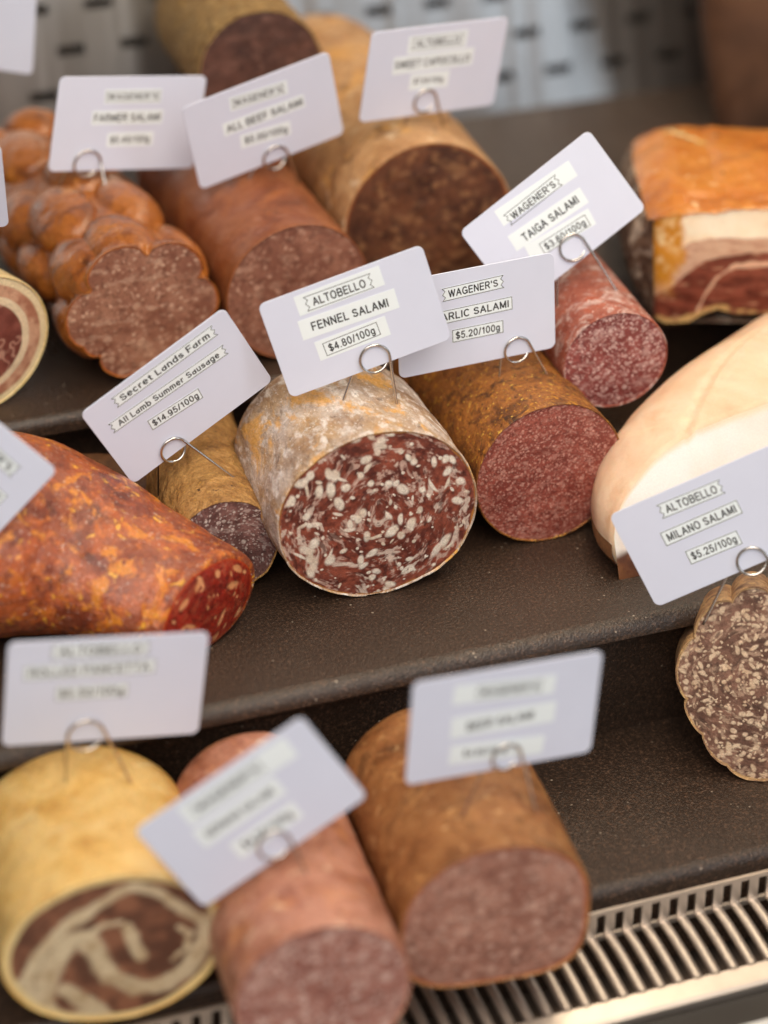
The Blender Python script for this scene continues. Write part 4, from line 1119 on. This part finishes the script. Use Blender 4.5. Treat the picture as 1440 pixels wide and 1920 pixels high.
def price_card(key, label):
    k = CARDS[key]
    s = k['s']
    root = thing('price_card', label, 'price card', (0, 0, 0), 0, 'white price cards clipped above the meats')
    R = Matrix(k['R']).to_4x4()
    root.matrix_world = Matrix.Translation(Vector(k['p'])) @ R
    w, h, rc, t = 0.086 * s / 2, 0.054 * s / 2, 0.0035, 0.0004
    out = []
    for cx, cy, a0 in ((w - rc, h - rc, 0), (-w + rc, h - rc, 90), (-w + rc, -h + rc, 180), (w - rc, -h + rc, 270)):
        for q in range(9):
            a = math.radians(a0 + q * 90 / 8)
            out.append((cx + rc * math.cos(a), cy + rc * math.sin(a)))
    n = len(out)
    bw = 0.00012
    def ring(f, z): return [(x * (1 - f / w), y * (1 - f / h), z) for x, y in out]
    V = ring(bw, t) + ring(0, t - bw) + ring(0, -t + bw) + ring(bw, -t)
    F = [tuple(range(n)), tuple(range(3 * n, 4 * n))[::-1]]
    for l in range(3):
        for i in range(n):
            j = (i + 1) % n
            F.append((l * n + i, (l + 1) * n + i, (l + 1) * n + j, l * n + j))
    card = mesh('card', V, F, CARD, root, smooth=False)
    for (kind, txt, Lp, Rp, hh, pl, pr_, ph, ts) in k['strips']:
        hh = hh / 1000 ; ph = ph / 1000
        Lp, Rp = np.array(Lp), np.array(Rp)
        c = (Lp + Rp) / 2; ang = math.atan2(*(Rp - Lp)[::-1]); wd = np.linalg.norm(Rp - Lp)
        # paper
        if pl:
            a, b = np.array(pl), np.array(pr_)
            pc = (a + b) / 2; pw = np.linalg.norm(b - a); pa = math.atan2(*(b - a)[::-1])
            outl = [(-pw / 2, -ph / 2), (pw / 2, -ph / 2), (pw / 2, ph / 2), (-pw / 2, ph / 2)]
            outl = place2(outl, pc, pa)
        else:
            outl = ribbon(wd + 0.0006, hh + 0.0006) if kind == 'ribbon' else [(-wd / 2 - .0003, -hh / 2 - .0003), (wd / 2 + .0003, -hh / 2 - .0003), (wd / 2 + .0003, hh / 2 + .0003), (-wd / 2 - .0003, hh / 2 + .0003)]
            outl = place2(outl, c, ang)
        outl = [(max(-w + .0004, min(w - .0004, x)), max(-h + .0004, min(h - .0004, y))) for x, y in outl]
        m = len(outl)
        z1, z0 = t + 0.00012, t + 0.00001
        Vp = [(x, y, z1) for x, y in outl] + [(x, y, z0) for x, y in outl]
        Fp = [tuple(range(m))] + [(m + i, m + (i + 1) % m, (i + 1) % m, i) for i in range(m)]
        mesh('paper_label', Vp, Fp, PAPER, card, smooth=False)
        zi = z1 + 0.00003
        Vt, Ft = text_mesh(txt)
        lo, hi = Vt.min(0), Vt.max(0)
        cap = 1.0
        sx = wd * ts / (hi[0] - lo[0])
        sy = min(sx * 1.15, hh * 0.52)
        if kind == 'plain': sy = min(sx * 1.15, 0.0040)
        pts = [((x - (lo[0] + hi[0]) / 2) * sx, (y - cap / 2) * sy) for x, y in Vt]
        pts = place2(pts, c, ang)
        Vi = [(x, y, zi + 1.2e-6 * ((i // 4) % 12)) for i, (x, y) in enumerate(pts)]; Fi = list(Ft)
        if kind != 'plain':
            oo = ribbon(wd, hh) if kind == 'ribbon' else [(-wd / 2, -hh / 2), (wd / 2, -hh / 2), (wd / 2, hh / 2), (-wd / 2, hh / 2)]
            Vs, Fs = stroke(place2(oo, c, ang), 0.00032, zi)
            o = len(Vi)
            Vi += Vs; Fi += [tuple(o + i for i in f) for f in Fs]
        mesh('lettering', Vi, Fi, INK, card, smooth=False)
    # bent wire clip: leg, coil in front, behind the card, second leg
    rc_ = np.array(k['ring']); rr = k['rr'] - 0.0007
    F1, F2 = np.array(k['F1']), np.array(k['F2'])
    zf, zb = t + 0.0011, -t - 0.0011
    F1[2] = max(F1[2], zf); F2[2] = min(F2[2], zb)
    def tang(foot, sgn):
        d = foot[:2] - rc_; L = np.linalg.norm(d)
        b = math.atan2(d[1], d[0]); al = math.acos(min(0.99, rr / L))
        return b + sgn * al
    a1 = tang(F1, 1); a2 = tang(F2, -1)
    a1 = (a1 + PI / 2) % (2 * PI) - PI / 2            # start on the right-hand side
    a2 = a2 % (2 * PI)
    end = a2 + 2 * PI
    while end < a1 + 2 * PI + 0.2: end += 2 * PI
    pts = []
    T1 = np.array([rc_[0] + rr * math.cos(a1), rc_[1] + rr * math.sin(a1), zf])
    d1 = F1 - T1
    foot1 = F1 + d1 / np.linalg.norm(d1) * 0.010
    for u in np.linspace(0, 1, 14, endpoint=False): pts.append(foot1 * (1 - u) + T1 * u)
    for a in np.linspace(a1, end, 90):
        q = (a - a1)
        f = sstep(np.array(q), 1.35 * PI, 2.0 * PI)
        pts.append((rc_[0] + rr * math.cos(a), rc_[1] + rr * math.sin(a), zf * (1 - f) + zb * f))
    T2 = np.array(pts[-1]); d2 = F2 - T2
    foot2 = F2 + d2 / np.linalg.norm(d2) * 0.010
    for u in np.linspace(0, 1, 15)[1:]: pts.append(T2 * (1 - u) + foot2 * u)
    Vw, Fw = wire_tube(pts)
    mesh('wire_clip', Vw, Fw, WIRE, root)
    return root

for key, lab in [
    ('fennel', 'price card reading FENNEL SALAMI on a wire clip in the big central salami'),
    ('garlic', 'price card reading GARLIC SALAMI partly hidden behind the fennel salami card'),
    ('taiga', 'strongly tilted price card reading TAIGA SALAMI stuck in the slim reddish salami'),
    ('lamb', 'tilted price card reading All Lamb Summer Sausage in the tan sausage'),
    ('milano', 'price card reading MILANO SALAMI $5.25/100g in front of the pale peach pork'),
    ('A', 'level price card standing in the knobbly orange smoked sausage'),
    ('B', 'slanted price card standing in the smooth reddish brown salami, overlapping the spice-crusted one'),
    ('C', 'topmost price card standing in the thick pale tan salami before the slotted panel'),
    ('G', 'blurred level price card on tall wire legs in the yellow rolled pancetta'),
    ('H', 'strongly tilted blurred price card standing in the rosy pink front salami'),
    ('I', 'blurred price card in the wide golden brown flat-sided front salami'),
    ('E', 'price card showing only its right edge, above the round pancetta at the left border'),
    ('F', 'price card corner at the left border tilted down over the paprika red sausage'),
    ('D', 'price card corner at the upper left, furthest back on the left side')]:
    price_card(key, lab)

# ================================================================= LIGHT
w = bpy.data.worlds.new('World'); SC.world = w; w.use_nodes = True
bg = w.node_tree.nodes['Background']
bg.inputs[0].default_value = (1.0, 0.92, 0.84, 1); bg.inputs[1].default_value = 0.18

def area(name, loc, target, size, power, colr, size_y=None):
    l = bpy.data.lights.new(name, 'AREA')
    l.energy = power; l.color = colr; l.size = size
    if size_y: l.shape = 'RECTANGLE'; l.size_y = size_y
    o = bpy.data.objects.new(name, l); link(o)
    o.location = loc
    d = Vector(target) - Vector(loc)
    o.rotation_euler = d.to_track_quat('-Z', 'Y').to_euler()
    return o
area('shop_window_light', (-0.30, -0.55, 1.75), (0.45, 1.15, 0.0), 1.9, 44, (1.0, 0.96, 0.91), 1.5)
area('case_strip_lamp', (0.60, 1.01, 0.74), (0.55, 1.04, 0.0), 1.3, 5.6, (1.0, 0.82, 0.60), 0.08)
area('ceiling_light', (1.0, 0.5, 1.9), (0.5, 1.2, 0.0), 0.9, 4, (1.0, 0.94, 0.86), 0.9)
area('panel_reflection_light', (1.75, -0.55, 0.75), (0.6, 1.4, 0.1), 0.5, 6.5, (0.74, 0.87, 1.0), 1.2)  # unseen lamp added for the steel back panel to reflect

# ================================================================= CAMERA
cd = bpy.data.cameras.new('camera'); cam = bpy.data.objects.new('camera', cd); link(cam)
cd.sensor_width = 36; cd.sensor_fit = 'AUTO'; cd.lens = 36 * 5100 / 1920
cam.location = (0, 0, 0.70)
th_, ya_ = math.radians(29.5), math.radians(21.0)
fwd = Vector((math.sin(ya_) * math.cos(th_), math.cos(ya_) * math.cos(th_), -math.sin(th_)))
cam.rotation_euler = fwd.to_track_quat('-Z', 'Y').to_euler()
cd.clip_start = 0.05; cd.clip_end = 50
cd.dof.use_dof = True; cd.dof.focus_distance = 1.345; cd.dof.aperture_fstop = 2.9
SC.camera = cam
SC.view_settings.view_transform = 'Standard'; SC.view_settings.look = 'None'
SC.view_settings.exposure = 0.0; SC.view_settings.gamma = 1.0
try: SC.view_settings.use_curve_mapping = False
except Exception: pass
SC.render.resolution_x = 768; SC.render.resolution_y = 1024
SC.cycles.use_denoising = True
SC.cycles.max_bounces = 8
